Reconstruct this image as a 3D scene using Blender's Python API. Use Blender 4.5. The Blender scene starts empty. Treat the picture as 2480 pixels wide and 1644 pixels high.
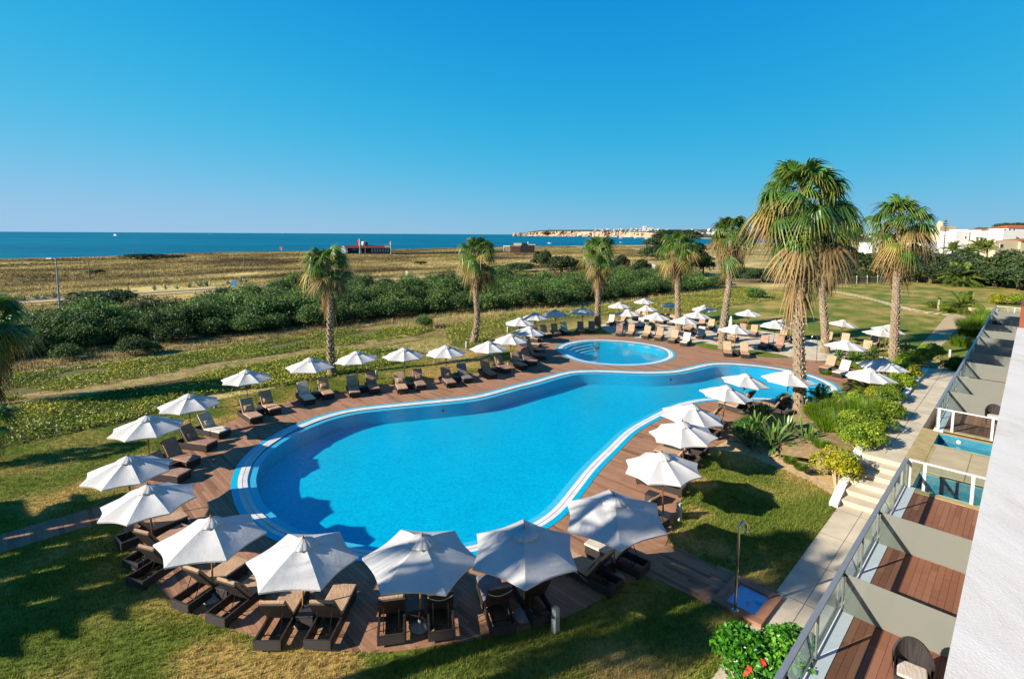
import bpy, bmesh, math, random
import numpy as np
from mathutils import Vector, Matrix, noise
from mathutils.geometry import tessellate_polygon

random.seed(7)
RNG = np.random.default_rng(11)
C = bpy.context.scene.collection

# ------------------------------------------------------------------ camera
FPX, PPX, PPY = 1258.697, 1244.566, 686.76          # focal length / principal point on the 2480 x 1644 photo
PITCH, ROLL, CAMH = .09427266, .00555964, 10.5
cp, sp = math.cos(PITCH), math.sin(PITCH)
FW = Vector((0, cp, -sp)); U0 = Vector((0, sp, cp)); R0 = Vector((1, 0, 0))
RT = math.cos(ROLL) * R0 + math.sin(ROLL) * U0
UP = -math.sin(ROLL) * R0 + math.cos(ROLL) * U0
CAM = Vector((0, 0, CAMH))
cd = bpy.data.cameras.new('camera')
cam = bpy.data.objects.new('camera', cd); C.objects.link(cam)
M = Matrix.Identity(4)
for i in range(3):
    M[i][0] = RT[i]; M[i][1] = UP[i]; M[i][2] = -FW[i]; M[i][3] = CAM[i]
cam.matrix_world = M
cd.sensor_width = 36.0; cd.lens = 36.0 * FPX / 2480.0
cd.shift_x = (1240 - PPX) / 2480.0
cd.shift_y = (PPY - 822) / 2480.0
cd.clip_start = .05; cd.clip_end = 80000
bpy.context.scene.camera = cam

# ------------------------------------------------------------------ light
SUN_AZ, SUN_EL = math.radians(22), math.radians(26)   # the way the shadows fall (from +X) and the sun's height
w = bpy.data.worlds.new("World"); bpy.context.scene.world = w; w.use_nodes = True
nt = w.node_tree; nt.nodes.clear()
sky = nt.nodes.new('ShaderNodeTexSky'); sky.sky_type = 'NISHITA'; sky.sun_disc = False
sky.sun_elevation = SUN_EL; sky.sun_rotation = math.radians(112)
sky.air_density = 1.0; sky.dust_density = 0; sky.ozone_density = 1.0; sky.altitude = 0
EXPO = 1.3
sep = nt.nodes.new('ShaderNodeSeparateColor'); com = nt.nodes.new('ShaderNodeCombineColor')
nt.links.new(sky.outputs[0], sep.inputs[0])
def wmath(op, a, b):
    x = nt.nodes.new('ShaderNodeMath'); x.operation = op
    for k, v in enumerate((a, b)):
        if isinstance(v, (int, float)): x.inputs[k].default_value = v
        else: nt.links.new(v, x.inputs[k])
    return x.outputs[0]
SG = 10.0 / 2 ** EXPO                       # one colour grade over the whole sky: deeper blue, as in the photograph
def shoulder(sock, p, k, top):              # top * x^p / (x^p + k)
    xp = wmath('POWER', sock, p); return wmath('MULTIPLY', wmath('DIVIDE', xp, wmath('ADD', xp, k)), top * SG)
nt.links.new(shoulder(sep.outputs[0], 2.3, 85.0, .42), com.inputs[0])
nt.links.new(shoulder(sep.outputs[1], 1.6, 3.5, .60), com.inputs[1])
nt.links.new(wmath('MULTIPLY', wmath('POWER', sep.outputs[2], .14), .60 * SG), com.inputs[2])
bgn = nt.nodes.new('ShaderNodeBackground'); bgn.inputs['Strength'].default_value = .1
wo = nt.nodes.new('ShaderNodeOutputWorld')
nt.links.new(com.outputs[0], bgn.inputs[0]); nt.links.new(bgn.outputs[0], wo.inputs[0])
sl = bpy.data.lights.new('sun', 'SUN'); sl.energy = 5.0; sl.angle = math.radians(.53); sl.color = (1, .93, .82)
sun = bpy.data.objects.new('sun', sl); C.objects.link(sun)
SD = Vector((math.cos(SUN_AZ) * math.cos(SUN_EL), math.sin(SUN_AZ) * math.cos(SUN_EL), -math.sin(SUN_EL)))
sun.rotation_euler = SD.to_track_quat('-Z', 'Y').to_euler(); sun.location = (-30, -12, 30)
sc = bpy.context.scene
sc.view_settings.view_transform = 'Standard'; sc.view_settings.look = 'None'
sc.view_settings.exposure = EXPO; sc.view_settings.gamma = 1
sc.render.engine = 'CYCLES'
sc.cycles.max_bounces = 8; sc.cycles.transparent_max_bounces = 24
sc.cycles.caustics_reflective = False; sc.cycles.caustics_refractive = False
sc.cycles.use_denoising = True

# ------------------------------------------------------------------ helpers: places
E1 = Vector((math.sqrt(.5), math.sqrt(.5), 0)); E2 = Vector((-math.sqrt(.5), math.sqrt(.5), 0))   # along the hotel / towards the sea
def ray(x, y): return float(x - PPX) * RT - float(y - PPY) * UP + FPX * FW
def at(x, y, z=0.0):
    d = ray(x, y); t = (z - CAMH) / d.z
    return CAM + d * t
def far(x, dist, z=0.0, y=600):
    d = ray(x, y); d.z = 0; d.normalize(); p = d * dist; p.z = z
    return p
def UV(u, v, z=0.0):
    p = E1 * u + E2 * v; p.z = z; return p
def uv(p): return p.x * E1.x + p.y * E1.y, p.x * E2.x + p.y * E2.y
def top_z(base, y, x=None):
    """height of the point above `base` that shows at photo row y"""
    q = Vector((base.x, base.y, 0)); lo, hi = -5, 300
    d = math.hypot(base.x, base.y)
    z = base.z
    for _ in range(40):
        m = (lo + hi) / 2
        P = Vector((base.x, base.y, m)) - CAM
        yy = PPY - FPX * P.dot(UP) / P.dot(FW)
        if yy > y: lo = m
        else: hi = m
    return lo
def L(r, g, b):
    f = lambda c: ((c / 255 + .055) / 1.055) ** 2.4 if c > 10 else c / 255 / 12.92
    return (f(r) * .68, f(g) * .68, f(b) * .68, 1)

def sm(e0, e1, x):
    t = min(1, max(0, (x - e0) / (e1 - e0))); return t * t * (3 - 2 * t)
def hz(u, v):
    """height of the open land between the garden and the sea"""
    z = -1.3 * sm(60, 200, v)
    z += (noise.noise(Vector((u * .012, v * .02, 1.3))) * 1.1 + noise.noise(Vector((u * .035, v * .06, 7))) * .45) * sm(80, 160, v) * (1 - .85 * sm(70, 10, u) * sm(225, 300, v))
    z += .72 * sm(255, 300, v) * sm(20, 75, u) * sm(660, 480, u)
    z += -2.2 * sm(305, 358, v) - 2.2 * sm(358, 375, v)
    if u > 150 and v < 60: z += (6.0 * sm(190, 420, u)) * sm(90, 20, v)
    return z

# ------------------------------------------------------------------ helpers: objects
def tag(o, label=None, cat=None, group=None, kind=None):
    if label: o['label'] = label
    if cat: o['category'] = cat
    if group: o['group'] = group
    if kind: o['kind'] = kind
    return o
def empty(name, loc, rz=0, label=None, cat=None, group=None):
    o = bpy.data.objects.new(name, None); C.objects.link(o)
    o.location = loc; o.rotation_euler = (0, 0, rz); o.empty_display_size = .2
    return tag(o, label, cat, group)
def link(name, me, parent=None, loc=(0, 0, 0), rot=(0, 0, 0), s=1):
    o = bpy.data.objects.new(name, me); C.objects.link(o)
    if parent is not None: o.parent = parent
    o.location = loc; o.rotation_euler = rot
    if not isinstance(s, (int, float)): o.scale = s
    elif s != 1: o.scale = (s, s, s)
    return o
CH = {}
def kids(o): return [c for c in bpy.data.objects if c.parent == o]
def tree_of(o, allo):
    return [(c, tree_of(c, allo)) for c in allo.get(o, [])]
def index_children():
    d = {}
    for c in bpy.data.objects:
        if c.parent is not None: d.setdefault(c.parent, []).append(c)
    return d
def copy_tree(o, tr, parent=None):
    c = o.copy(); C.objects.link(c)
    if parent is not None: c.parent = parent
    for ch, sub in tr: copy_tree(ch, sub, c)
    return c

class MB:
    """collects shapes, then makes ONE mesh"""
    def __init__(s): s.v = []; s.f = []; s.sm = []; s.mi = []; s.m = 0
    def add(s, vs, fs, smooth=False):
        k = len(s.v); s.v += [tuple(p) for p in vs]
        for f in fs: s.f.append(tuple(i + k for i in f)); s.sm.append(smooth); s.mi.append(s.m)
    def box(s, c, d, rz=0, rx=0, ry=0):
        R = Matrix.Rotation(rz, 3, 'Z') @ Matrix.Rotation(ry, 3, 'Y') @ Matrix.Rotation(rx, 3, 'X'); c = Vector(c)
        vs = [c + R @ Vector((x * d[0] / 2, y * d[1] / 2, z * d[2] / 2)) for x in (-1, 1) for y in (-1, 1) for z in (-1, 1)]
        s.add(vs, [(0, 1, 3, 2), (4, 6, 7, 5), (0, 4, 5, 1), (2, 3, 7, 6), (0, 2, 6, 4), (1, 5, 7, 3)])
        return s
    def rbox(s, c, d, r=.02, rz=0, rx=0):
        """box with chamfered top and side edges"""
        R = Matrix.Rotation(rz, 3, 'Z') @ Matrix.Rotation(rx, 3, 'X'); c = Vector(c)
        hx, hy, h = d[0] / 2, d[1] / 2, d[2] / 2
        rings = []
        for z, k in ((-h, r), (-h + r, 0), (h - r, 0), (h - r * .3, r * .3), (h, r)):
            a, b = hx - k, hy - k; q = r * .8
            rings.append([(-a + q, -b, z), (a - q, -b, z), (a, -b + q, z), (a, b - q, z), (a - q, b, z), (-a + q, b, z), (-a, b - q, z), (-a, -b + q, z)])
        vs = [c + R @ Vector(p) for g in rings for p in g]
        fs = [tuple(range(7, -1, -1)), tuple(range(32, 40))]
        for j in range(4):
            for i in range(8):
                n = (i + 1) % 8; fs.append((j * 8 + i, j * 8 + n, j * 8 + 8 + n, j * 8 + 8 + i))
        s.add(vs, fs, False); return s
    def tube(s, pts, r, n=8, cap=True, smooth=True):
        pts = [Vector(p) for p in pts]; rr = r if isinstance(r, (list, tuple)) else [r] * len(pts)
        vs = []; fs = []; prev = None
        for i, p in enumerate(pts):
            a = pts[max(0, i - 1)]; b = pts[min(len(pts) - 1, i + 1)]; t = (b - a).normalized()
            if prev is None:
                x = Vector((1, 0, 0)) if abs(t.x) < .9 else Vector((0, 1, 0))
                x = (x - t * x.dot(t)).normalized()
            else: x = (prev - t * prev.dot(t)).normalized()
            prev = x; y = t.cross(x)
            for k in range(n):
                an = 2 * math.pi * k / n; vs.append(p + (x * math.cos(an) + y * math.sin(an)) * rr[i])
        for i in range(len(pts) - 1):
            for k in range(n):
                q = (k + 1) % n; fs.append((i * n + k, i * n + q, i * n + n + q, i * n + n + k))
        s.add(vs, fs, smooth)
        if cap: s.add(vs[:n], [tuple(range(n - 1, -1, -1))]); s.add(vs[-n:], [tuple(range(n))])
        return s
    def lathe(s, prof, n=12, c=(0, 0, 0), smooth=True):
        c = Vector(c); vs = []; fs = []
        for r, z in prof:
            for k in range(n):
                a = 2 * math.pi * k / n; vs.append(c + Vector((r * math.cos(a), r * math.sin(a), z)))
        for i in range(len(prof) - 1):
            for k in range(n):
                q = (k + 1) % n; fs.append((i * n + k, i * n + q, i * n + n + q, i * n + n + k))
        s.add(vs, fs, smooth); s.add(vs[-n:], [tuple(range(n))]); return s
    def prism(s, poly, z0, z1):
        """vertical prism over a convex or simple polygon (xy list, ccw)"""
        n = len(poly); vs = [(p[0], p[1], z0) for p in poly] + [(p[0], p[1], z1) for p in poly]
        fs = [(i, (i + 1) % n, n + (i + 1) % n, n + i) for i in range(n)]
        tri = tessellate_polygon([[Vector((p[0], p[1], 0)) for p in poly]])
        fs += [tuple(n + i for i in t) for t in tri]
        s.add(vs, fs); return s
    def mesh(s, name, mats):
        me = bpy.data.meshes.new(name); me.from_pydata(s.v, [], s.f); me.update()
        for m in (mats if isinstance(mats, (list, tuple)) else [mats]): me.materials.append(m)
        me.polygons.foreach_set('use_smooth', s.sm); me.polygons.foreach_set('material_index', s.mi)
        return me
    def build(s, name, mats, parent=None, loc=(0, 0, 0), rot=(0, 0, 0)):
        return link(name, s.mesh(name, mats), parent, loc, rot)

def fast_mesh(name, V, F, mat, tone=None, smooth=False):
    """numpy arrays to a mesh; tone = one number per vertex"""
    me = bpy.data.meshes.new(name); V = np.asarray(V, np.float32); F = np.asarray(F, np.int32); k = F.shape[1]
    me.vertices.add(len(V)); me.vertices.foreach_set('co', V.ravel())
    me.loops.add(F.size); me.loops.foreach_set('vertex_index', F.ravel())
    me.polygons.add(len(F)); me.polygons.foreach_set('loop_start', np.arange(0, F.size, k, dtype=np.int32))
    me.polygons.foreach_set('loop_total', np.full(len(F), k, np.int32))
    me.polygons.foreach_set('use_smooth', np.full(len(F), smooth, bool))
    me.update(calc_edges=True)
    if tone is not None:
        a = me.attributes.new('tone', 'FLOAT', 'POINT'); a.data.foreach_set('value', np.asarray(tone, np.float32))
    if mat: me.materials.append(mat)
    return me

def inside(px, py, poly):
    """vectorised point in polygon"""
    px = np.asarray(px); py = np.asarray(py); r = np.zeros(px.shape, bool); n = len(poly)
    for i in range(n):
        x1, y1 = poly[i][0], poly[i][1]; x2, y2 = poly[(i + 1) % n][0], poly[(i + 1) % n][1]
        if y1 == y2: continue
        c = (y1 > py) != (y2 > py)
        r ^= c & (px < (x2 - x1) * (py - y1) / (y2 - y1) + x1)
    return r
def spline(pts, per=8, closed=True):
    out = []; n = len(pts); P = [Vector(p) for p in pts]
    for i in range(n if closed else n - 1):
        g = (lambda k: P[k % n]) if closed else (lambda k: P[min(n - 1, max(0, k))])
        a, b, c, d = g(i - 1), g(i), g(i + 1), g(i + 2)
        for j in range(per):
            t = j / per
            out.append(.5 * ((2 * b) + (c - a) * t + (2 * a - 5 * b + 4 * c - d) * t * t + (3 * b - a - 3 * c + d) * t ** 3))
    if not closed: out.append(P[-1])
    return out
def resample(pts, n):
    P = pts + [pts[0]]; d = [0]
    for a, b in zip(P, P[1:]): d.append(d[-1] + (b - a).length)
    out = []; j = 0
    for i in range(n):
        t = d[-1] * i / n
        while d[j + 1] < t: j += 1
        k = (t - d[j]) / max(1e-9, d[j + 1] - d[j]); out.append(P[j].lerp(P[j + 1], k))
    return out
def smooth_loop(P, it=6):
    n = len(P)
    for _ in range(it): P = [(P[i - 1] + P[i] * 2 + P[(i + 1) % n]) / 4 for i in range(n)]
    return P
def area2(P): return sum(P[i - 1].x * P[i].y - P[i].x * P[i - 1].y for i in range(len(P)))
def offset(P, d):
    """move a ccw loop inwards by d"""
    n = len(P); out = []
    for i in range(n):
        t = (P[(i + 1) % n] - P[i - 1]).normalized(); out.append(P[i] + Vector((-t.y, t.x, 0)) * d)
    return out
def zz(P, z): return [Vector((p.x, p.y, z)) for p in P]
# ------------------------------------------------------------------ materials
class NT:
    def __init__(s, name):
        s.m = bpy.data.materials.new(name); s.m.use_nodes = True; s.t = s.m.node_tree; s.t.nodes.clear()
        s.out = s.n('ShaderNodeOutputMaterial')
    def n(s, ty, **kw):
        x = s.t.nodes.new(ty)
        for k, v in kw.items(): setattr(x, k, v)
        return x
    def l(s, a, b): s.t.links.new(a, b)
    def val(s, sock, v):
        if hasattr(v, 'links') or isinstance(v, bpy.types.NodeSocket): s.l(v, sock)
        else: sock.default_value = v
    def coord(s, kind='Object'):
        return s.n('ShaderNodeTexCoord').outputs[kind]
    def pos(s): return s.n('ShaderNodeNewGeometry').outputs['Position']
    def noise(s, vec, scale, detail=4, rough=.55, dist=0, sc=None):
        if sc:
            mp = s.n('ShaderNodeMapping'); mp.inputs['Scale'].default_value = sc; s.l(vec, mp.inputs[0]); vec = mp.outputs[0]
        x = s.n('ShaderNodeTexNoise'); s.l(vec, x.inputs['Vector']); x.inputs['Scale'].default_value = scale
        x.inputs['Detail'].default_value = detail; x.inputs['Roughness'].default_value = rough; x.inputs['Distortion'].default_value = dist
        return x.outputs['Fac']
    def ramp(s, fac, stops, interp='LINEAR'):
        r = s.n('ShaderNodeValToRGB'); r.color_ramp.interpolation = interp
        el = r.color_ramp.elements
        while len(el) < len(stops): el.new(.5)
        for e, (p, c) in zip(el, stops): e.position = p; e.color = c
        s.l(fac, r.inputs[0]); return r.outputs[0]
    def mix(s, fac, a, b, mode='MIX'):
        x = s.n('ShaderNodeMix', data_type='RGBA', blend_type=mode)
        s.val(x.inputs[0], fac); s.val(x.inputs[6], a); s.val(x.inputs[7], b); return x.outputs[2]
    def math(s, op, a, b=0.0, c=None):
        x = s.n('ShaderNodeMath', operation=op); s.val(x.inputs[0], a); s.val(x.inputs[1], b)
        if c is not None: s.val(x.inputs[2], c)
        return x.outputs[0]
    def attr(s, name): return s.n('ShaderNodeAttribute', attribute_name=name).outputs['Fac']
    def rand(s): return s.n('ShaderNodeObjectInfo').outputs['Random']
    def bump(s, h, strength=.3, dist=.02):
        b = s.n('ShaderNodeBump'); b.inputs['Strength'].default_value = strength; b.inputs['Distance'].default_value = dist
        s.l(h, b.inputs['Height']); return b.outputs[0]
    def pbr(s, col, rough=.7, normal=None, metal=0, spec=.3, **kw):
        p = s.n('ShaderNodeBsdfPrincipled'); s.val(p.inputs['Base Color'], col); s.val(p.inputs['Roughness'], rough)
        p.inputs['Metallic'].default_value = metal; p.inputs['Specular IOR Level'].default_value = spec
        for k, v in kw.items(): s.val(p.inputs[k.replace('_', ' ')], v)
        if normal is not None: s.l(normal, p.inputs['Normal'])
        return p.outputs[0]
    def fres(s, f0, normal=None):
        lw = s.n('ShaderNodeLayerWeight'); lw.inputs['Blend'].default_value = .5
        if normal is not None: s.l(normal, lw.inputs['Normal'])
        return s.math('MULTIPLY_ADD', s.math('POWER', lw.outputs['Facing'], 5.0), 1 - f0, f0)
    def end(s, sh): s.l(sh, s.out.inputs[0]); return s.m

def simple(name, c, rough=.6, metal=0, spec=.3, var=.12, scale=6, bump=0, bscale=60, bdist=.005, objvar=0):
    t = NT(name); v = t.coord(); f = t.noise(v, scale, 5)
    d = tuple(x * (1 - var) for x in c[:3]) + (1,); b = tuple(min(1, x * (1 + var)) for x in c[:3]) + (1,)
    col = t.ramp(f, [(.3, d), (.7, b)])
    if objvar:
        h = t.n('ShaderNodeHueSaturation'); t.l(col, h.inputs['Color'])
        t.l(t.math('MULTIPLY_ADD', t.rand(), 2 * objvar, 1 - objvar), h.inputs['Value']); col = h.outputs[0]
    nm = t.bump(t.noise(v, bscale, 3), bump, bdist) if bump else None
    return t.end(t.pbr(col, rough, nm, metal, spec))

def leafy(name, stops, trans=.3, rough=.5, tone='tone', objvar=.15, spec=.3):
    """leaves: colour by the per-leaf number, some light passes through"""
    t = NT(name); col = t.ramp(t.attr(tone), stops)
    h = t.n('ShaderNodeHueSaturation'); t.l(col, h.inputs['Color'])
    t.l(t.math('MULTIPLY_ADD', t.rand(), 2 * objvar, 1 - objvar), h.inputs['Value']); col = h.outputs[0]
    p = t.pbr(col, rough, None, 0, spec); tr = t.n('ShaderNodeBsdfTranslucent'); t.l(col, tr.inputs[0])
    m = t.n('ShaderNodeMixShader'); m.inputs[0].default_value = trans; t.l(p, m.inputs[1]); t.l(tr.outputs[0], m.inputs[2])
    return t.end(m.outputs[0])

MAT = {}
MAT['white_wall'] = simple('white_wall', L(226, 222, 216), .85, var=.05, scale=3, bump=.15, bscale=90)
MAT['white_paint'] = simple('white_paint', L(228, 226, 222), .6, var=.05)
MAT['metal'] = simple('metal', L(176, 176, 172), .38, metal=.55, var=.05)
MAT['chrome'] = simple('chrome', L(205, 200, 190), .16, metal=1, var=.03)
MAT['dark_metal'] = simple('dark_metal', L(40, 38, 38), .45, metal=.3)
MAT['rope'] = simple('rope', L(225, 215, 195), .9)
MAT['concrete'] = simple('concrete', L(150, 145, 135), .9, var=.2, scale=8, bump=.3)
MAT['bollard'] = simple('bollard', L(172, 170, 160), .7, var=.1)
MAT['bollard_glass'] = simple('bollard_glass', L(196, 194, 176), .4, var=.1)
MAT['wood_pole'] = simple('wood_pole', L(176, 118, 48), .5, var=.2, scale=12)
MAT['wood_pole_dark'] = simple('wood_pole_dark', L(120, 70, 42), .5, var=.2, scale=12)
MAT['rubber'] = simple('rubber', L(45, 44, 44), .8)
MAT['terracotta'] = simple('terracotta', L(178, 92, 52), .85, var=.2, scale=1.5)
MAT['red_roof'] = simple('red_roof', L(104, 44, 38), .8, var=.2, scale=1)
MAT['dark_wood'] = simple('dark_wood', L(36, 32, 34), .8, var=.3, scale=1)
MAT['brown_wood'] = simple('brown_wood', L(92, 58, 44), .8, var=.3, scale=1)
MAT['grey_wood'] = simple('grey_wood', L(128, 112, 92), .85, var=.25, scale=2)
MAT['frame_wood'] = simple('frame_wood', L(160, 112, 82), .75, var=.2, scale=3)
MAT['window_dark'] = simple('window_dark', L(40, 50, 58), .15, spec=.5)
MAT['flag'] = simple('flag', L(205, 90, 70), .8, var=.3, scale=1.2)
MAT['beige_wall'] = simple('beige_wall', L(206, 186, 150), .85, var=.06, scale=.6)
MAT['town_white'] = simple('town_white', L(212, 206, 198), .85, var=.06, scale=.05, objvar=.08)
MAT['stone'] = simple('stone', L(196, 172, 128), .9, var=.25, scale=3, bump=.5, bscale=14, bdist=.03, objvar=.12)
MAT['paver'] = simple('paver', L(198, 184, 148), .9, var=.12, scale=2, objvar=.1)
MAT['blue_sign'] = simple('blue_sign', L(60, 130, 190), .5)
MAT['sign_white'] = simple('sign_white', L(230, 230, 230), .5)
MAT['sign_red'] = simple('sign_red', L(190, 50, 40), .5)
MAT['galv'] = simple('galv', L(140, 160, 165), .5, metal=.3)
MAT['red_clad'] = simple('red_clad', L(140, 72, 46), .7, var=.15)
MAT['boat'] = simple('boat', L(235, 235, 235), .5)

def m_canopy():
    t = NT('canopy_cloth'); v = t.coord()
    f = t.noise(v, 1.6, 5, .6); g = t.noise(v, 22, 4, .6, 1.0, sc=(1, 1, .25))
    col = t.ramp(f, [(.3, L(226, 221, 212)), (.7, L(243, 239, 232))])
    h = t.n('ShaderNodeHueSaturation'); t.l(col, h.inputs['Color']); t.l(t.math('MULTIPLY_ADD', t.rand(), .08, .95), h.inputs['Value'])
    nm = t.bump(t.math('ADD', g, t.math('MULTIPLY', t.noise(v, 4, 3), 2.2)), .35, .02)
    p = t.pbr(h.outputs[0], .9, nm, 0, .1); tr = t.n('ShaderNodeBsdfTranslucent'); t.l(h.outputs[0], tr.inputs[0])
    m = t.n('ShaderNodeMixShader'); m.inputs[0].default_value = .3; t.l(p, m.inputs[1]); t.l(tr.outputs[0], m.inputs[2])
    return t.end(m.outputs[0])
MAT['canopy'] = m_canopy()
def m_cushion(name, a, b):
    t = NT(name); v = t.coord(); f = t.noise(v, 3.2, 5, .6, .6)
    g = t.noise(v, 7, 4, .6, 2.5, sc=(1, .35, 1))
    col = t.ramp(f, [(.3, a), (.72, b)])
    h = t.n('ShaderNodeHueSaturation'); t.l(col, h.inputs['Color']); t.l(t.math('MULTIPLY_ADD', t.rand(), .2, .9), h.inputs['Value'])
    return t.end(t.pbr(h.outputs[0], .95, t.bump(g, .5, .05), 0, .1))
MAT['cushion'] = m_cushion('cushion_cloth', L(172, 138, 108), L(200, 166, 134))
MAT['cushion_grey'] = m_cushion('cushion_grey_cloth', L(122, 112, 112), L(150, 138, 134))
MAT['cushion_pale'] = m_cushion('cushion_pale_cloth', L(206, 190, 168), L(228, 214, 196))
MAT['cushion_mauve'] = m_cushion('cushion_mauve_cloth', L(150, 116, 98), L(178, 142, 120))
def m_wicker():
    t = NT('wicker'); v = t.coord()
    mp = t.n('ShaderNodeMapping'); mp.inputs['Scale'].default_value = (1, 1, 1); t.l(v, mp.inputs[0])
    a = t.n('ShaderNodeTexWave', wave_type='BANDS', bands_direction='X'); a.inputs['Scale'].default_value = 22; t.l(mp.outputs[0], a.inputs[0])
    b = t.n('ShaderNodeTexWave', wave_type='BANDS', bands_direction='Z'); b.inputs['Scale'].default_value = 30; t.l(mp.outputs[0], b.inputs[0])
    c = t.n('ShaderNodeTexWave', wave_type='BANDS', bands_direction='Y'); c.inputs['Scale'].default_value = 22; t.l(mp.outputs[0], c.inputs[0])
    f = t.math('ADD', t.math('MULTIPLY', a.outputs['Fac'], b.outputs['Fac']), t.math('MULTIPLY', c.outputs['Fac'], .4))
    col = t.ramp(f, [(.1, L(36, 30, 29)), (.9, L(78, 67, 62))])
    return t.end(t.pbr(col, .55, t.bump(f, .6, .012), 0, .35))
MAT['wicker'] = m_wicker()

def m_plank(name, stops):
    t = NT(name); v = t.pos()
    mp = t.n('ShaderNodeMapping'); mp.inputs['Rotation'].default_value = (0, 0, math.radians(45)); t.l(v, mp.inputs[0])
    g = t.noise(mp.outputs[0], 9, 6, .65, .4, sc=(.22, 1, 1)); big = t.noise(v, .28, 4)
    f = t.math('ADD', t.math('MULTIPLY', t.attr('tone'), .62), t.math('ADD', t.math('MULTIPLY', g, .42), t.math('MULTIPLY', big, .28)))
    f = t.math('SUBTRACT', f, .16)
    col = t.ramp(f, stops)
    return t.end(t.pbr(col, t.ramp(g, [(.2, (.62,) * 3 + (1,)), (.8, (.82,) * 3 + (1,))]), t.bump(g, .25, .008), 0, .12))
MAT['plank'] = m_plank('deck_board', [(.05, L(106, 74, 56)), (.35, L(150, 109, 82)), (.6, L(174, 131, 100)), (.95, L(198, 156, 122))])
MAT['plank2'] = m_plank('balcony_board', [(.05, L(104, 66, 48)), (.4, L(136, 90, 66)), (.95, L(164, 116, 88))])
MAT['deck_under'] = simple('deck_under', L(52, 38, 32), .9)

def m_tile(name, a, b, scale=30, rough=.35):
    t = NT(name); v = t.pos()
    br = t.n('ShaderNodeTexVoronoi', distance='CHEBYCHEV'); br.inputs['Scale'].default_value = scale; br.inputs['Randomness'].default_value = .15
    t.l(v, br.inputs['Vector'])
    sx = t.n('ShaderNodeSeparateColor'); t.l(br.outputs['Color'], sx.inputs[0])
    f = t.math('ADD', t.math('MULTIPLY', sx.outputs[0], .6), t.math('MULTIPLY', t.noise(v, .5, 3), .4))
    return t.end(t.pbr(t.ramp(f, [(.15, a), (.85, b)]), rough, None, 0, .4))
MAT['pool_floor'] = m_tile('pool_tile', L(0, 186, 212), L(10, 216, 234), 12)
MAT['pool_wall'] = m_tile('pool_wall_tile', L(0, 166, 206), L(0, 190, 222), 12)
MAT['coping'] = m_tile('coping_tile', L(0, 166, 196), L(20, 184, 212), 18)
MAT['ledge'] = m_tile('ledge_tile', L(120, 210, 226), L(150, 224, 236), 18)
MAT['kid_floor'] = m_tile('kid_pool_tile', L(20, 164, 194), L(50, 190, 214), 12)
def m_grate():
    t = NT('overflow_grate'); f = t.noise(t.pos(), 2, 4)
    return t.end(t.pbr(t.ramp(f, [(.3, L(214, 208, 198)), (.7, L(238, 233, 226))]), .8, None, 0, .2))
MAT['grate'] = m_grate()
def m_water(name, tint, wave=(3.2, .35), gloss=1.0):
    t = NT(name); v = t.pos()
    h = t.math('ADD', t.noise(v, wave[0], 4, .6, .8), t.math('MULTIPLY', t.noise(v, wave[0] * 4.2, 3, .6, .5), .35))
    nm = t.bump(h, wave[1], .06)
    tr = t.n('ShaderNodeBsdfTransparent')
    t.val(tr.inputs[0], t.ramp(t.math('MULTIPLY', t.math('ADD', t.noise(v, 7, 3, .6, 1.4), t.noise(v, 17, 2, .5, 1.2)), .5), [(.36, tuple(c * .86 for c in tint[:3]) + (1,)), (.6, tint)]))
    g = t.n('ShaderNodeBsdfGlossy'); g.inputs['Roughness'].default_value = .02; t.l(nm, g.inputs['Normal'])
    m = t.n('ShaderNodeMixShader'); t.l(t.math('MULTIPLY', t.fres(.02, nm), gloss), m.inputs[0]); t.l(tr.outputs[0], m.inputs[1]); t.l(g.outputs[0], m.inputs[2])
    return t.end(m.outputs[0])
MAT['pool_water'] = m_water('pool_water', (.55, .93, .99, 1))
MAT['small_water'] = m_water('small_water', (.65, .93, .98, 1), (2, .08))
def m_sea():
    t = NT('sea_water'); v = t.pos()
    mp = t.n('ShaderNodeMapping'); mp.inputs['Rotation'].default_value = (0, 0, math.radians(10)); mp.inputs['Scale'].default_value = (.25, 1, 1); t.l(v, mp.inputs[0])
    big = t.noise(mp.outputs[0], .004, 5, .6); fine = t.noise(mp.outputs[0], .12, 6, .7)
    f = t.math('ADD', t.math('MULTIPLY', big, .6), t.math('MULTIPLY', fine, .4))
    col = t.ramp(f, [(.36, L(0, 82, 104)), (.5, L(0, 104, 128)), (.64, L(4, 128, 150))])
    return t.end(t.pbr(col, .5, t.bump(t.noise(mp.outputs[0], .5, 6, .7), .6, .8), 0, .1))
MAT['sea'] = m_sea()

def m_glass(name, col, frost):
    t = NT(name); tr = t.n('ShaderNodeBsdfTransparent'); tr.inputs[0].default_value = col
    g = t.n('ShaderNodeBsdfGlossy'); g.inputs['Roughness'].default_value = .03
    m = t.n('ShaderNodeMixShader'); t.l(t.fres(.04), m.inputs[0])
    base = tr.outputs[0]
    if frost:
        di = t.n('ShaderNodeBsdfDiffuse'); di.inputs[0].default_value = L(196, 196, 182)
        tl = t.n('ShaderNodeBsdfTranslucent'); tl.inputs[0].default_value = L(200, 194, 176)
        m1 = t.n('ShaderNodeMixShader'); m1.inputs[0].default_value = .62; t.l(di.outputs[0], m1.inputs[1]); t.l(tl.outputs[0], m1.inputs[2])
        m2 = t.n('ShaderNodeMixShader'); m2.inputs[0].default_value = frost; t.l(tr.outputs[0], m2.inputs[1]); t.l(m1.outputs[0], m2.inputs[2])
        base = m2.outputs[0]
    t.l(base, m.inputs[1]); t.l(g.outputs[0], m.inputs[2])
    return t.end(m.outputs[0])
MAT['glass'] = m_glass('clear_glass', (.86, .93, .92, 1), 0)
MAT['frosted'] = m_glass('frosted_glass', (.8, .8, .76, 1), .86)

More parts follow.
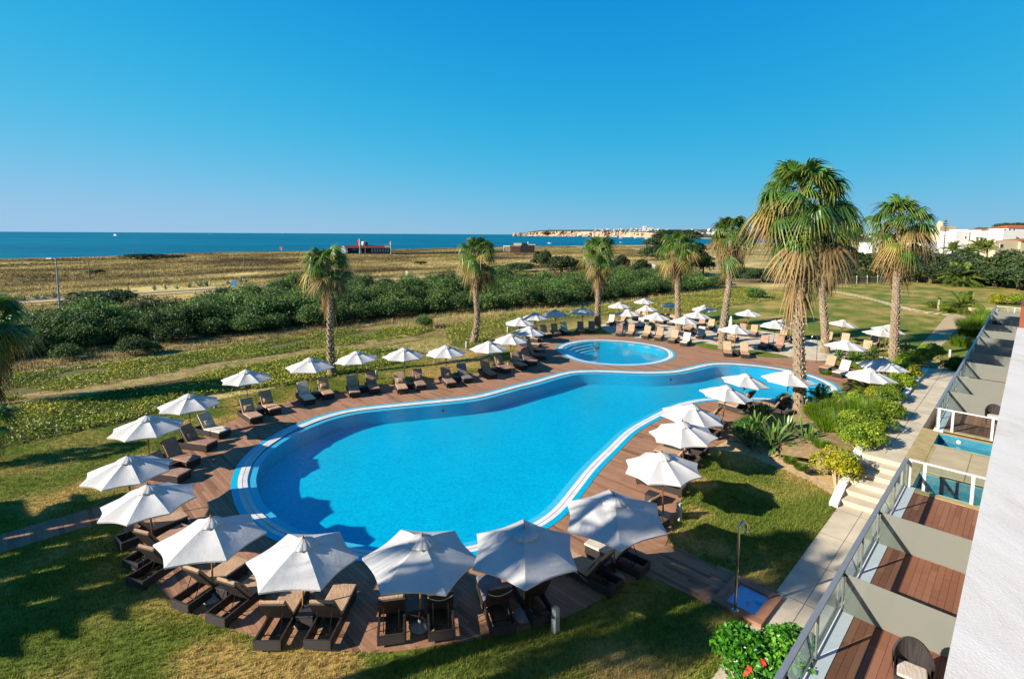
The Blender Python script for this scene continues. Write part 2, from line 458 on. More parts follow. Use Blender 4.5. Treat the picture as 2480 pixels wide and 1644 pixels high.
def m_lawn():
    t = NT('lawn'); v = t.pos(); dry = t.attr('tone')
    f = t.noise(v, 26, 5, .7); g = t.noise(v, 3.5, 4, .6)
    green = t.ramp(t.math('ADD', t.math('MULTIPLY', f, .6), t.math('MULTIPLY', g, .4)), [(.3, L(62, 78, 24)), (.55, L(112, 124, 44)), (.75, L(150, 154, 66))])
    tan = t.ramp(f, [(.3, L(150, 120, 56)), (.7, L(214, 180, 106))])
    k = t.math('ADD', dry, t.math('MULTIPLY', t.math('SUBTRACT', f, .5), .5))
    col = t.mix(t.ramp(k, [(.35, (0, 0, 0, 1)), (.75, (1, 1, 1, 1))]), green, tan)
    return t.end(t.pbr(col, .95, t.bump(f, .8, .03), 0, .1))
MAT['lawn'] = m_lawn()
def m_ground():
    t = NT('dry_field'); v = t.pos()
    mp = t.n('ShaderNodeMapping'); mp.inputs['Rotation'].default_value = (0, 0, math.radians(-45)); t.l(v, mp.inputs[0])
    a = t.noise(mp.outputs[0], .16, 6, .65, .5, sc=(.4, 1, 1)); b = t.noise(mp.outputs[0], 1.2, 6, .7, sc=(.5, 1, 1))
    f = t.math('ADD', t.math('MULTIPLY', t.attr('tone'), .6), t.math('ADD', t.math('MULTIPLY', a, .3), t.math('MULTIPLY', b, .26)))
    col = t.ramp(f, [(.26, L(84, 68, 56)), (.42, L(122, 104, 70)), (.58, L(168, 146, 90)), (.8, L(214, 190, 122))])
    return t.end(t.pbr(col, .95, t.bump(b, .8, .2), 0, .05))
MAT['field'] = m_ground()
MAT['sand'] = simple('sand', L(226, 204, 168), .95, var=.08, scale=.2)
MAT['dry'] = simple('dry_grass_ground', L(160, 138, 80), .95, var=.35, scale=1.2, bump=.6, bscale=20, bdist=.04)
MAT['golden'] = simple('golden_grass_ground', L(198, 158, 74), .95, var=.2, scale=.4, bump=.6, bscale=4, bdist=.1)
MAT['soil'] = simple('soil', L(206, 174, 122), .95, var=.3, scale=5, bump=.7, bscale=18, bdist=.05)
MAT['bedsoil'] = simple('bed_soil', L(150, 124, 82), .95, var=.35, scale=3, bump=.7, bscale=18, bdist=.05)
MAT['path'] = simple('path_concrete', L(206, 190, 160), .9, var=.16, scale=1.3, bump=.2, bscale=70)
MAT['path_sand'] = simple('path_gravel', L(190, 164, 122), .95, var=.1, scale=2, bump=.3, bscale=40)
MAT['terrace'] = simple('terrace_slab', L(184, 166, 130), .85, var=.1, scale=2, objvar=.06)
MAT['kerb'] = simple('terrace_kerb', L(176, 154, 104), .85, var=.2, scale=4)
def m_slab():
    t = NT('stucco_roof'); v = t.pos()
    f = t.noise(v, 2.2, 6, .65, .6, sc=(1, .3, 1)); g = t.noise(v, 60, 4, .7)
    col = t.ramp(f, [(.2, L(192, 180, 164)), (.36, L(214, 204, 190)), (.5, L(224, 215, 202)), (.75, L(230, 222, 210))])
    return t.end(t.pbr(col, .9, t.bump(t.math('ADD', g, t.math('MULTIPLY', f, 2)), .45, .01), 0, .15))
MAT['slab'] = m_slab()
def m_cliff():
    t = NT('cliff_rock'); v = t.pos()
    f = t.noise(v, .012, 6, .7, .5, sc=(1, 1, .6)); g = t.noise(v, .05, 4)
    col = t.ramp(t.math('ADD', t.math('MULTIPLY', f, .7), t.math('MULTIPLY', g, .3)), [(.36, L(96, 78, 66)), (.45, L(160, 132, 106)), (.54, L(196, 172, 142)), (.7, L(212, 196, 172))])
    return t.end(t.pbr(col, .95, t.bump(f, 1, 8), 0, .05))
MAT['cliff'] = m_cliff()
MAT['scrub'] = simple('headland_scrub', L(62, 68, 50), .95, var=.35, scale=.02)
MAT['trunk'] = simple('palm_bark', L(134, 112, 88), .9, var=.3, scale=9, bump=.6, bscale=30, bdist=.02)
MAT['boot'] = simple('palm_boot', L(166, 146, 120), .9, var=.3, scale=7, bump=.4, bscale=40)
MAT['bark'] = simple('bark', L(110, 88, 66), .9, var=.3, scale=6, bump=.6)
MAT['bark_pale'] = simple('bark_pale', L(186, 160, 120), .9, var=.2, scale=6)

MAT['grass'] = leafy('grass_blade', [(0, L(56, 80, 22)), (.35, L(104, 126, 40)), (.62, L(152, 156, 62)), (.8, L(190, 164, 86)), (1, L(216, 184, 112))], .3, .6, objvar=0, spec=.15)
MAT['cover'] = leafy('ground_cover_leaf', [(0, L(72, 96, 24)), (.4, L(136, 152, 38)), (.7, L(190, 186, 56)), (1, L(206, 168, 66))], .3, .5, objvar=0)
MAT['dune'] = leafy('dune_grass_blade', [(0, L(84, 70, 56)), (.3, L(120, 104, 70)), (.6, L(172, 152, 94)), (1, L(220, 196, 128))], .3, .8, objvar=0, spec=.1)
MAT['hedge'] = leafy('hedge_leaf', [(0, L(20, 50, 22)), (.45, L(42, 80, 32)), (.8, L(78, 114, 44)), (1, L(146, 158, 76))], .3, .5, objvar=.45)
MAT['tree'] = leafy('dark_tree_leaf', [(0, L(36, 56, 28)), (.6, L(62, 84, 40)), (1, L(100, 114, 56))], .3, .6, objvar=.25)
MAT['shrub'] = leafy('garden_shrub_leaf', [(0, L(62, 96, 16)), (.5, L(118, 148, 30)), (1, L(174, 182, 50))], .32, .5, objvar=.25)
MAT['yellow'] = leafy('yellow_shrub_leaf', [(0, L(96, 124, 14)), (.5, L(166, 166, 24)), (1, L(206, 176, 46))], .35, .5, objvar=.1)
MAT['ball'] = leafy('ball_shrub_leaf', [(0, L(48, 92, 24)), (1, L(88, 136, 44))], .25, .5, objvar=.1)
MAT['hib'] = leafy('glossy_leaf', [(0, L(40, 92, 14)), (.5, L(70, 138, 26)), (1, L(128, 186, 40))], .3, .28, objvar=.1, spec=.5)
MAT['flower'] = simple('red_flower', L(226, 84, 58), .6)
MAT['strel'] = leafy('blade_leaf', [(0, L(48, 80, 30)), (.6, L(98, 132, 58)), (1, L(150, 164, 88))], .2, .4, objvar=.3, spec=.4)
MAT['fr_green'] = leafy('fan_frond', [(0, L(128, 154, 48)), (.35, L(64, 108, 36)), (.7, L(92, 126, 44)), (1, L(172, 160, 72))], .3, .42, objvar=.36, spec=.4)
MAT['fr_old'] = leafy('ageing_frond', [(0, L(140, 146, 58)), (.35, L(98, 118, 46)), (.6, L(158, 140, 66)), (1, L(186, 150, 92))], .3, .55, objvar=.34)
MAT['fr_dead'] = leafy('dead_frond', [(0, L(100, 82, 56)), (.5, L(140, 114, 74)), (1, L(174, 146, 100))], .25, .8, objvar=.36, spec=.1)
MAT['feather'] = leafy('feather_frond', [(0, L(64, 86, 26)), (.6, L(104, 126, 42)), (1, L(150, 154, 62))], .3, .45, objvar=.2)
MAT['agave'] = leafy('agave_leaf', [(0, L(110, 128, 104)), (1, L(158, 170, 138))], .1, .5, objvar=.15)
# ------------------------------------------------------------------ outlines on the ground
def PX(l, z=0.0): return [at(a, b, z) for a, b in l]
MAIN_PX = [(558,1171),(562,1156),(573,1128),(591,1106),(616,1082),(650,1060),(688,1038.6),(719,1027),(757,1011.8),(795,1000.3),(833,991.4),(872,985),(923,979.4),(999,972.2),(1076,965),(1140,958),(1190,946),(1234,934),(1287.5,921),(1323,910.7),(1359,901.4),(1386,897),(1439,895),(1502,897),(1569,899),(1627,896.5),(1653,891.5),(1706,880),(1742,877.6),(1799,880),(1856,886),(1909,894.5),(1955,904),(1998,918),(2026,932),(2039,945),(2039,955),(2026,964),(1990,971),(1940,974),(1884,972),(1831,969.5),(1770,969),(1717,972),(1689,977),(1653,987),(1600,1014),(1546,1046),(1502,1090),(1457,1136.5),(1426,1177),(1379,1238.6),(1331,1277),(1250,1317),(1151,1346),(1080,1358),(1000,1365),(903,1363),(867,1358.5),(760,1338),(667,1309),(627,1287.7),(580,1245),(570,1225),(562,1199)]
MAIN = smooth_loop(resample(spline(list(reversed(PX(MAIN_PX))), 6), 420), 5)
KID_PX = [(1346,844),(1353,853),(1373,866),(1407,876),(1455,883),(1511,886),(1567,884),(1609,877),(1632,867.5),(1636.5,860),(1629,849),(1604,839),(1567,831.5),(1525,826),(1483,823),(1441,822),(1407,823.6),(1376,829),(1356,835)]
KID = smooth_loop(resample(spline(PX(KID_PX), 6), 160), 4)
if area2(MAIN) < 0: MAIN.reverse()
if area2(KID) < 0: KID.reverse()
DECK_PX = [(299,1273),(302,1307),(328,1358),(362,1400),(431,1466),(469,1484),(550,1518),(600,1534),(693,1557),(789,1572),(915,1578),(1010,1570),(1135,1550),(1230,1531),(1310,1514),(1367,1495),(1468,1444),(1560,1388),(1612,1318),(1649,1212),(1690,1130),(1727,1085),(1765,1060),(1800,1020),(1842,1000),(1900,988),(1960,988),(2043,978),(2095,945),(2098,920),(2080,898),(2020,880),(1971,873),(1907,866),(1823,859),(1748,847),(1682,836),(1566,822.5),(1484,812),(1435,810.5),(1388,808.5),(1329,811),(1282,816),(1253,836),(1240,862),(1215,886),(1148,904),(1085,914),(1025,921),(946,931),(915,934),(833,951),(789,954),(707,969),(640,990),(600,1003),(561,1019),(500,1048),(406,1108),(360,1140),(325,1180),(302,1225)]
DECK = spline(PX(DECK_PX), 5)
SPATH = PX([(1556,1390),(1616,1316),(1888,1436),(1733,1467)])          # boards leading to the shower
tu, tv = uv(at(122, 1279)); du, dv = uv(at(310, 1252))
LPATH = [UV(tu - 12, tv - .75), UV(du + .6, tv - .75), UV(du + .6, tv + .75), UV(tu - 12, tv + .75)]

# sheets and bands
def sheet(name, polys, z, mat, parent=None):
    """flat sheet over polygon(s); the first is the outline, the others are holes"""
    L_ = [[Vector((p.x, p.y, 0)) for p in q] for q in polys]
    vs = [(p.x, p.y, z) for q in L_ for p in q]
    fs = [tuple(t) for t in tessellate_polygon(L_)]
    me = bpy.data.meshes.new(name); me.from_pydata(vs, [], fs); me.update()
    bm = bmesh.new(); bm.from_mesh(me)
    for f in bm.faces:
        f.normal_update()
        if f.normal.z < 0: f.normal_flip()
    bm.to_mesh(me); bm.free(); me.materials.append(mat)
    return link(name, me, parent)
def band(name, A, B, za, zb, mat, parent=None, thick=0):
    n = len(A); vs = [(p.x, p.y, za) for p in A] + [(p.x, p.y, zb) for p in B]
    fs = [(i, (i + 1) % n, n + (i + 1) % n, n + i) for i in range(n)]
    me = bpy.data.meshes.new(name); me.from_pydata(vs, [], fs); me.update(); me.materials.append(mat)
    me.polygons.foreach_set('use_smooth', [True] * n)
    return link(name, me, parent)

def pool(name, P, floor, wallm, d0, d1, d2, zw, zf, watermat, label):
    root = empty(name, (0, 0, 0)); tag(root, label, None, None, 'structure')
    a, b, c = offset(P, d0), offset(P, d1), offset(P, d2)
    m0 = offset(P, (d0 + d1) / 2 - .01); m1 = offset(P, (d0 + d1) / 2 + .01)
    band('coping', P, a, .012, .012, MAT['coping'], root)
    band('coping_side', P, P, -.08, .012, MAT['coping'], root)
    band('overflow_grate', a, m0, .008, .002, MAT['grate'], root)
    band('grate_gap', m0, m1, -.02, -.02, MAT['white_paint'], root)
    band('overflow_grate', m1, b, .002, -.012, MAT['grate'], root)
    band('ledge', b, c, -.052, -.085, MAT['ledge'], root)
    band('pool_wall', c, c, -.085, zf, wallm, root)
    sheet('pool_floor', [c], zf, floor, root)
    sheet('pool_water', [offset(P, d1 - .01)], zw, watermat, root)
    return root
pool('main_pool', MAIN, MAT['pool_floor'], MAT['pool_wall'], .24, .62, .95, -.05, -.92, MAT['pool_water'], 'large free form swimming pool with bright blue water')
kp = pool('round_pool', KID, MAT['kid_floor'], MAT['kid_floor'], .22, .58, .9, -.05, -.7, MAT['small_water'], 'small round pool behind the large one')
kc = sum(KID, Vector()) / len(KID)
for k, (d, z) in enumerate(((1.3, -.28), (1.75, -.45), (2.2, -.6))):        # entry steps, on the left side of the round pool
    A, B = offset(KID, d - .42), offset(KID, d); n = len(KID)
    idx = [i for i in range(n) if (KID[i] - kc).normalized().dot(Vector((-.9, .1, 0))) > .35]
    m = MB()
    for i in idx:
        j = (i + 1) % n
        m.add([(A[i].x, A[i].y, z), (A[j].x, A[j].y, z), (B[j].x, B[j].y, z), (B[i].x, B[i].y, z), (B[i].x, B[i].y, z - .16), (B[j].x, B[j].y, z - .16)], [(0, 1, 2, 3), (3, 2, 5, 4)])
    m.build('pool_step', MAT['ledge'], kp)
# underwater lamps on the wall of the big pool
for px, py in ((788, 1026), (1065, 984), (1248, 957), (1354, 917), (1398, 906), (1600, 908)):
    p = at(px, py, -.55); i = min(range(len(MAIN)), key=lambda k: (MAIN[k] - Vector((p.x, p.y, 0))).length)
    q = offset(MAIN, .9)[i]; nrm = (q - MAIN[i]).normalized()
    m = MB(); m.tube([(q.x, q.y, -.45), (q.x + nrm.x * .05, q.y + nrm.y * .05, -.45)], [.11, .1], 12)
    m.build('underwater_lamp', MAT['window_dark'], bpy.data.objects['main_pool'])

# ------------------------------------------------------------------ timber deck: boards cut to the outline
def scan(polys, u):
    xs = []
    for q in polys:
        n = len(q)
        for i in range(n):
            (u1, v1), (u2, v2) = q[i], q[(i + 1) % n]
            if (u1 > u) != (u2 > u): xs.append(v1 + (v2 - v1) * (u - u1) / (u2 - u1))
    xs.sort(); return [(xs[i], xs[i + 1]) for i in range(0, len(xs) - 1, 2)]
def boards(polys, width=.145, gap=.008, length=2.2, seed=3):
    rnd = random.Random(seed); Q = [[uv(p) for p in q] for q in polys]
    us = [a for q in Q for a, b in q]; k0 = int(min(us) / width) - 1; k1 = int(max(us) / width) + 1
    out = []
    for k in range(k0, k1 + 1):
        ua, ub = k * width + gap / 2, (k + 1) * width - gap / 2
        A, B = scan(Q, ua), scan(Q, ub)
        if len(A) != len(B): A = B = scan(Q, (ua + ub) / 2)
        for (a0, a1), (b0, b1) in zip(A, B):
            if abs(a0 - b0) > 1.2: a0 = b0 = max(a0, b0)
            if abs(a1 - b1) > 1.2: a1 = b1 = min(a1, b1)
            lo, hi = max(a0, b0), min(a1, b1); cuts = []
            c = lo + rnd.uniform(.3, length)
            while c < hi - .25: cuts.append(c); c += rnd.uniform(.75, 1.15) * length
            e0 = (a0, b0)
            for c in cuts: out.append((ua, ub, e0[0], e0[1], c - .003, c - .003)); e0 = (c + .003, c + .003)
            out.append((ua, ub, e0[0], e0[1], a1, b1))
    return out
def board_geo(b, z, th=.024):
    ua, ub, a0, b0, a1, b1 = b
    t = [UV(ua, a0, z), UV(ub, b0, z), UV(ub, b1, z), UV(ua, a1, z)]
    return [tuple(p) for p in t] + [(p.x, p.y, z - th) for p in t]
BF = [(0, 1, 2, 3), (0, 4, 5, 1), (1, 5, 6, 2), (2, 6, 7, 3), (3, 7, 4, 0)]
def lay(parent, bs, z, mat, n_single, seed=1):
    rnd = random.Random(seed)
    bs = sorted(bs, key=lambda b: (UV((b[0] + b[1]) / 2, (b[2] + b[4]) / 2) - Vector((0, 2, 0))).length)
    rest_v, rest_f, rest_t = [], [], []
    for i, b in enumerate(bs):
        zt = z + rnd.uniform(-.002, .002); g = board_geo(b, zt); tone = min(1, max(0, rnd.gauss(.46, .1))) if rnd.random() > .05 else rnd.uniform(0, .12)
        if i < n_single:
            link('plank', fast_mesh('plank', g, BF, mat, [tone] * 8), parent)
        else:
            k = len(rest_v); rest_v += g; rest_f += [tuple(j + k for j in f) for f in BF]; rest_t += [tone] * 8
    if rest_v:
        o = link('planks', fast_mesh('planks', rest_v, rest_f, mat, rest_t), parent); o['kind'] = 'stuff'
deck = empty('pool_deck', (0, 0, 0)); tag(deck, 'brown timber deck around both pools', None, None, 'structure')
sheet('deck_base', [DECK, list(reversed(offset(MAIN, .02))), list(reversed(offset(KID, .02)))], -.03, MAT['deck_under'], deck)
lay(deck, boards([DECK, MAIN, KID]), .0, MAT['plank'], 298)
sp_ = empty('shower_path', (0, 0, 0)); tag(sp_, 'boarded path from the deck to the foot shower', None, None, 'structure')
sheet('path_base', [SPATH], -.024, MAT['deck_under'], sp_); lay(sp_, boards([SPATH], seed=9), .006, MAT['plank'], 120)
lp_ = empty('boarded_path', (0, 0, 0)); tag(lp_, 'boarded path crossing the shaded lawn on the left', None, None, 'structure')
sheet('path_base', [LPATH], -.024, MAT['deck_under'], lp_); lay(lp_, boards([LPATH], seed=8), -.006, MAT['plank'], 60)

# ------------------------------------------------------------------ lawn, with its dry patches
BLOB = [(700,1600,1.3),(760,1625,1.2),(640,1630,1.0),(520,1600,.8),(475,1585,.5),(1500,1615,.9),(1560,1640,.8),(120,1215,.8),(170,1195,.8),(240,1168,.9),(300,1140,1.0),(340,1110,.7),(100,1235,.6),(1740,1330,.5),(1690,1320,.4),(1650,1300,.5),(1640,1330,.4),(1800,1105,1.3),(1740,1085,1.0),(1700,1170,.7),(1820,1420,.4),(1690,1240,.5),(1040,905,2.2),(1100,880,2.5),(1150,862,2.5),(1190,840,2.2),(570,1008,.8),(640,982,.9),(520,1020,.8),(450,1020,.5),(700,1560,.35),(640,1560,.3)]
BL = [(at(a, b), r) for a, b, r in BLOB]
def dryness(p):
    d = .36 + .36 * noise.noise(Vector((p.x * .16, p.y * .16, 2))) + .4 * noise.noise(Vector((p.x * .6, p.y * .6, 9)))
    for c, r in BL:
        k = (p - c).length / r
        if k < 1.6: d = max(d, 1.15 - .62 * k * k + .35 * noise.noise(Vector((p.x * 1.7, p.y * 1.7, 5))))
    u, v = uv(p)
    d += .12 * sm(55, 75, u) + .14 * noise.noise(Vector((u * .35, v * .05, 3))) * sm(50, 70, u)
    return d
def grid(name, us, vs, zf, mat, tone=None, skip=None, attrs=True):
    V = [UV(u, v, 0) for u in us for v in vs]; nv = len(vs)
    for i, p in enumerate(V): p.z = zf(us[i // nv], vs[i % nv])
    F = np.array([(i * nv + j, (i + 1) * nv + j, (i + 1) * nv + j + 1, i * nv + j + 1) for i in range(len(us) - 1) for j in range(nv - 1)], np.int32)
    VA = np.array([tuple(p) for p in V])
    if skip is not None:
        c = VA[F].mean(axis=1); F = F[~skip(c)]
    return link(name, fast_mesh(name, VA, F, mat, [tone(p) for p in V] if tone else None, True))
def fnoise(u, v): return noise.noise(Vector((u * .02, v * .06, 4))) * 1.1 + .6 * noise.noise(Vector((u * .07, v * .16, 1))) + .35 * noise.noise(Vector((u * .2, v * .4, 6)))
def ftone(p): return min(1, max(0, .5 - .6 * fnoise(*uv(p))))
MO, KO = offset(MAIN, -.8), offset(KID, -.8)
lu = list(np.concatenate([np.arange(-40, -16, 2.0), np.arange(-16, 50, .5), np.arange(50, 172.1, 2.0)])); lv = list(np.arange(-14, 36.1, .5))
lawn = grid('lawn', lu, lv, lambda u, v: -.02, MAT['lawn'], dryness, lambda c: inside(c[:, 0], c[:, 1], MO) | inside(c[:, 0], c[:, 1], KO))
tag(lawn, 'mown lawn around the deck, dry in patches', None, None, 'structure')
lawn.data.polygons.foreach_set('use_smooth', [False] * len(lawn.data.polygons))

tu_ = list(np.concatenate([np.arange(-260, -20, 8.0), np.arange(-20, 190, 2.0), np.arange(190, 1000, 12.0), np.arange(1000, 2700, 90.0)])); tv_ = list(np.concatenate([np.arange(36, 130, 2.0), np.arange(130, 400, 4.0)]))
o = grid('open_field', tu_, tv_, lambda u, v: hz(u, v) - .02, MAT['field'], ftone); tag(o, 'dry dune land between the garden and the beach', None, None, 'structure')
o = grid('hill_ground', list(np.concatenate([np.arange(172, 600, 12.0), np.arange(600, 2700, 90.0)])), list(np.arange(-600, 37, 12.0)), lambda u, v: hz(u, v) - .02, MAT['field'], ftone); tag(o, 'rising ground under the houses on the right', None, None, 'structure')
# sea and beach
m = MB(); R_ = [0, 500, 1500, 4000, 9000, 20000, 60000]; n = 72
vs = [(0, 0, -3)] + [(r * math.cos(2 * math.pi * k / n), r * math.sin(2 * math.pi * k / n), -3) for r in R_[1:] for k in range(n)]
fs = [(0, 1 + k, 1 + (k + 1) % n) for k in range(n)] + [(1 + j * n + k, 1 + (j + 1) * n + k, 1 + (j + 1) * n + (k + 1) % n, 1 + j * n + (k + 1) % n) for j in range(len(R_) - 2) for k in range(n)]
m.add(vs, fs); tag(m.build('sea', MAT['sea']), 'deep teal sea reaching the horizon', None, None, 'structure')
bu = list(np.arange(-250, 1000, 10.0)); bv = list(np.arange(318, 372, 4.0))
o = grid('beach', bu, bv, lambda u, v: hz(u, v) + .12 - .5 * sm(330, 318, v + 5 * math.sin(u * .05)), MAT['sand']); tag(o, 'pale sand beach along the sea', None, None, 'structure')

def land_strip(name, a, b, v0, v1, step, dz, mat, label, wob=0):
    us = list(np.arange(a, b + .1, step)); k = max(2, int((v1 - v0) / 2) + 1); vs = list(np.linspace(v0, v1, k))
    g = grid(name, us, vs, lambda u, v: hz(u, v) + dz, mat); tag(g, label, None, None, 'structure')
    if wob:
        for vv in g.data.vertices:
            u, v = uv(vv.co); d = wob * noise.noise(Vector((u * .08, 3, v * .01))); vv.co += E2 * d
    return g
land_strip('golden_strip', 22, 60, 96, 104, 2, .06, MAT['golden'], 'bright golden dry grass strip beside the railway', 1.5)
land_strip('golden_strip', 62, 120, 96, 112, 2, .06, MAT['golden'], 'golden field strip behind the thick hedge', 3)
land_strip('track_bed', -60, 160, 107.5, 113.5, 4, .08, MAT['soil'], 'brown railway bed crossing the field')
land_strip('dry_verge', -10, 60, 52.5, 58, 1, .02, MAT['dry'], 'dry grass verge in front of the thick hedge', 1.2)
land_strip('dry_verge', -6, 30, 42.2, 45.6, .7, .03, MAT['dry'], 'bare dry strip between the two ground cover beds', .9)
PATIO = spline(PX([(1455,787),(1484,809),(1566,821),(1684,834),(1748,842),(1830,850),(1907,864),(1971,873),(2010,873),(2056,866),(2040,845),(1995,828),(1930,816),(1850,802),(1780,796),(1700,780),(1600,772),(1520,773)]), 4)
tag(sheet('patio', [PATIO], .004, MAT['path']), 'pale concrete patio under the far loungers', None, None, 'structure')
for q in ([(1684,835),(1704,831),(1746,838.5),(1747,847),(1719,845)], [(1815,848),(1847,851),(1905,862),(1894,867),(1828,861)]):
    g = sheet('lawn_patch', [spline(PX(q), 4)], .012, MAT['lawn']); tag(g, 'small strip of mown grass beside the patio', None, None, 'structure')
tag(sheet('soil_bed', [spline(PX([(1727,1085),(1765,1060),(1800,1015),(1850,996),(2000,988),(2090,950),(2105,915),(2160,880),(2200,850),(2290,880),(2260,940),(2190,1010),(2110,1110),(2050,1210),(2030,1205),(1960,1165),(1880,1130),(1800,1098)]), 4)], -.012, MAT['soil']), 'bare brown soil bed under the garden plants', None, None, 'structure')
# mounded part of that bed, by the path
bq = PX([(1850,1000),(2000,992),(2095,950),(2110,915),(2170,880),(2230,880),(2240,905)]) + [UV(u, 5.15) for u in (40, 34, 30, 27, 24.6)] + PX([(1950,1140),(1870,1090)])
BQ = spline(bq, 3)
def bedz(u, v): return .95 * sm(10.5, 5.2, v) * sm(23, 27, u)
bqx = np.array([(p.x, p.y) for p in BQ])
o = grid('bed_ground', list(np.arange(20, 66, .6)), list(np.arange(5.0, 16, .6)), lambda u, v: .0 + bedz(u, v), MAT['bedsoil'], None, lambda c: ~inside(c[:, 0], c[:, 1], bqx))
tag(o, 'dark soil mound under the dense planting', None, None, 'structure')

# ------------------------------------------------------------------ path, steps and private terrace
PV0, PV1 = 3.3, 4.72
LEVEL = 1.15
o = sheet('garden_path', [[UV(-6, PV0), UV(23.0, PV0), UV(23.0, PV1), UV(-6, PV1)]], .004, MAT['path']); tag(o, 'pale concrete path along the hotel terraces', None, None, 'structure')
m = MB()
for u in np.arange(-4, 23, 2.2): m.add([UV(u, PV0, .006), UV(u + .02, PV0, .006), UV(u + .02, PV1, .006), UV(u, PV1, .006)], [(0, 1, 2, 3)])
m.add([UV(-6, 3.95, .007), UV(23, 3.95, .007), UV(23, 3.965, .007), UV(-6, 3.965, .007)], [(0, 1, 2, 3)])
m.build('path_joint', MAT['bark'], o)
st = empty('garden_steps', (0, 0, 0)); tag(st, 'broad concrete steps climbing along the path', None, None, 'structure')
NS = 6
for k in range(NS):
    m = MB(); h = LEVEL * (k + 1) / NS; u0 = 23.0 + .62 * k
    m.prism([UV(u0, PV0), UV(u0 + .64, PV0), UV(u0 + .64, PV1), UV(u0, PV1)], -.02, h - .002 * k)
    m.build('step', MAT['path'], st)
o = MB().prism([UV(26.7, PV0), UV(47, PV0), UV(47, PV1 + .1), UV(26.7, PV1)], -.02, LEVEL - .016).build('upper_path', MAT['path']); tag(o, 'raised concrete path beyond the steps', None, None, 'structure')
m = MB()
for u in np.arange(28, 47, 2.2): m.add([UV(u, PV0, LEVEL - .012), UV(u + .025, PV0, LEVEL - .012), UV(u + .025, PV1, LEVEL - .012), UV(u, PV1, LEVEL - .012)], [(0, 1, 2, 3)])
m.add([UV(26.8, 3.95, LEVEL - .011), UV(47, 3.95, LEVEL - .011), UV(47, 3.97, LEVEL - .011), UV(26.8, 3.97, LEVEL - .011)], [(0, 1, 2, 3)])
m.build('path_joint', MAT['bark'], o)
# white wall stepping up along the planting bed
wl = empty('bed_wall', (0, 0, 0), 0, 'low white wall stepping up between path and planting bed', 'wall')
m = MB()
pr = [(22.6, .12), (23.2, .3), (23.6, .42), (24.4, .6), (26.4, 1.2), (46, 1.3)]
for (a, ha), (b, hb) in zip(pr, pr[1:]):
    vs = [UV(a, PV1, -.02), UV(a, PV1 + .3, -.02), UV(b, PV1 + .3, -.02), UV(b, PV1, -.02), UV(a, PV1, ha), UV(a, PV1 + .3, ha), UV(b, PV1 + .3, hb), UV(b, PV1, hb)]
    m.add(vs, [(4, 7, 6, 5), (0, 3, 7, 4), (1, 5, 6, 2), (0, 4, 5, 1), (3, 2, 6, 7)])
m.build('wall_body', MAT['white_wall'], wl)
# lower sandy path further on, and stepping stones over the far lawn
tag(sheet('gravel_path', [spline([UV(52, 5.4), UV(60, 5.7), UV(75, 5.7), UV(90, 5.8), UV(91, 7.6), UV(75, 7.4), UV(60, 7.2), UV(52, 7.2)], 3)], .003, MAT['path_sand']), 'straight sandy path beside the far terraces', None, None, 'structure')
sst = empty('stepping_stones', (0, 0, 0)); tag(sst, 'row of pale stepping stones crossing the far lawn', None, None, 'structure')
SP = spline(PX([(2010,704),(2060,713),(2100,722),(2140,732),(2180,743),(2230,754),(2310,764)]), 12, False)
d = 0; last = SP[0]; k = 0; me = None
for a, b in zip(SP, SP[1:]):
    d += (b - a).length
    if d > .95:
        d = 0; t = (b - a).normalized()
        if me is None: me = MB().rbox((0, 0, .01), (.6, 1.5, .06), .02).mesh('stepping_stone', MAT['paver'])
        link('stepping_stone', me, sst, (b.x, b.y, 0), (0, 0, math.atan2(t.y, t.x) + random.uniform(-.12, .12)), (random.uniform(.85, 1.1), random.uniform(.85, 1.1), 1))
# ------------------------------------------------------------------ parasols
def canopy_mesh(ns, R, zt, zh, sub=6):
    m = MB(); vs = []; fs = []
    nr = sub; per = 6
    N = ns * per
    for j in range(nr + 1):
        t = j / nr
        for i in range(N):
            a = 2 * math.pi * i / N; k = (i % per) / per
            c = math.cos(math.pi / ns) / math.cos((k - .5) * 2 * math.pi / ns)     # straight hem between two ribs
            bow = 1 - .07 * math.sin(math.pi * k) * t                              # hem cut a little hollow
            r = R * t * c * bow + .02
            z = zt + (zh - zt) * t - .045 * math.sin(math.pi * k) * math.sin(math.pi * t) + .03 * math.sin(math.pi * t)
            vs.append((r * math.cos(a), r * math.sin(a), z))
    for j in range(nr):
        for i in range(N):
            n = (i + 1) % N; fs.append((j * N + i, (j + 1) * N + i, (j + 1) * N + n, j * N + n))
    base = nr * N                                                                  # narrow valance under the hem
    for i in range(N): x, y, z = vs[base + i]; vs.append((x * .995, y * .995, z - .05))
    for i in range(N):
        n = (i + 1) % N; fs.append((base + i, base + N + i, base + N + n, base + n))
    m.add(vs, fs, False)
    me = m.mesh('canopy', MAT['canopy'])
    bm = bmesh.new(); bm.from_mesh(me)
    for e in bm.edges:
        e.smooth = True
    for f in bm.faces: f.smooth = True
    for e in bm.edges:
        a, b = e.verts
        ia, ib = a.index % N, b.index % N
        if ia == ib and ia % per == 0: e.smooth = False
        if a.index >= base and b.index >= base and a.index < base + N and b.index < base + N: e.smooth = False
    bm.to_mesh(me); bm.free(); return me
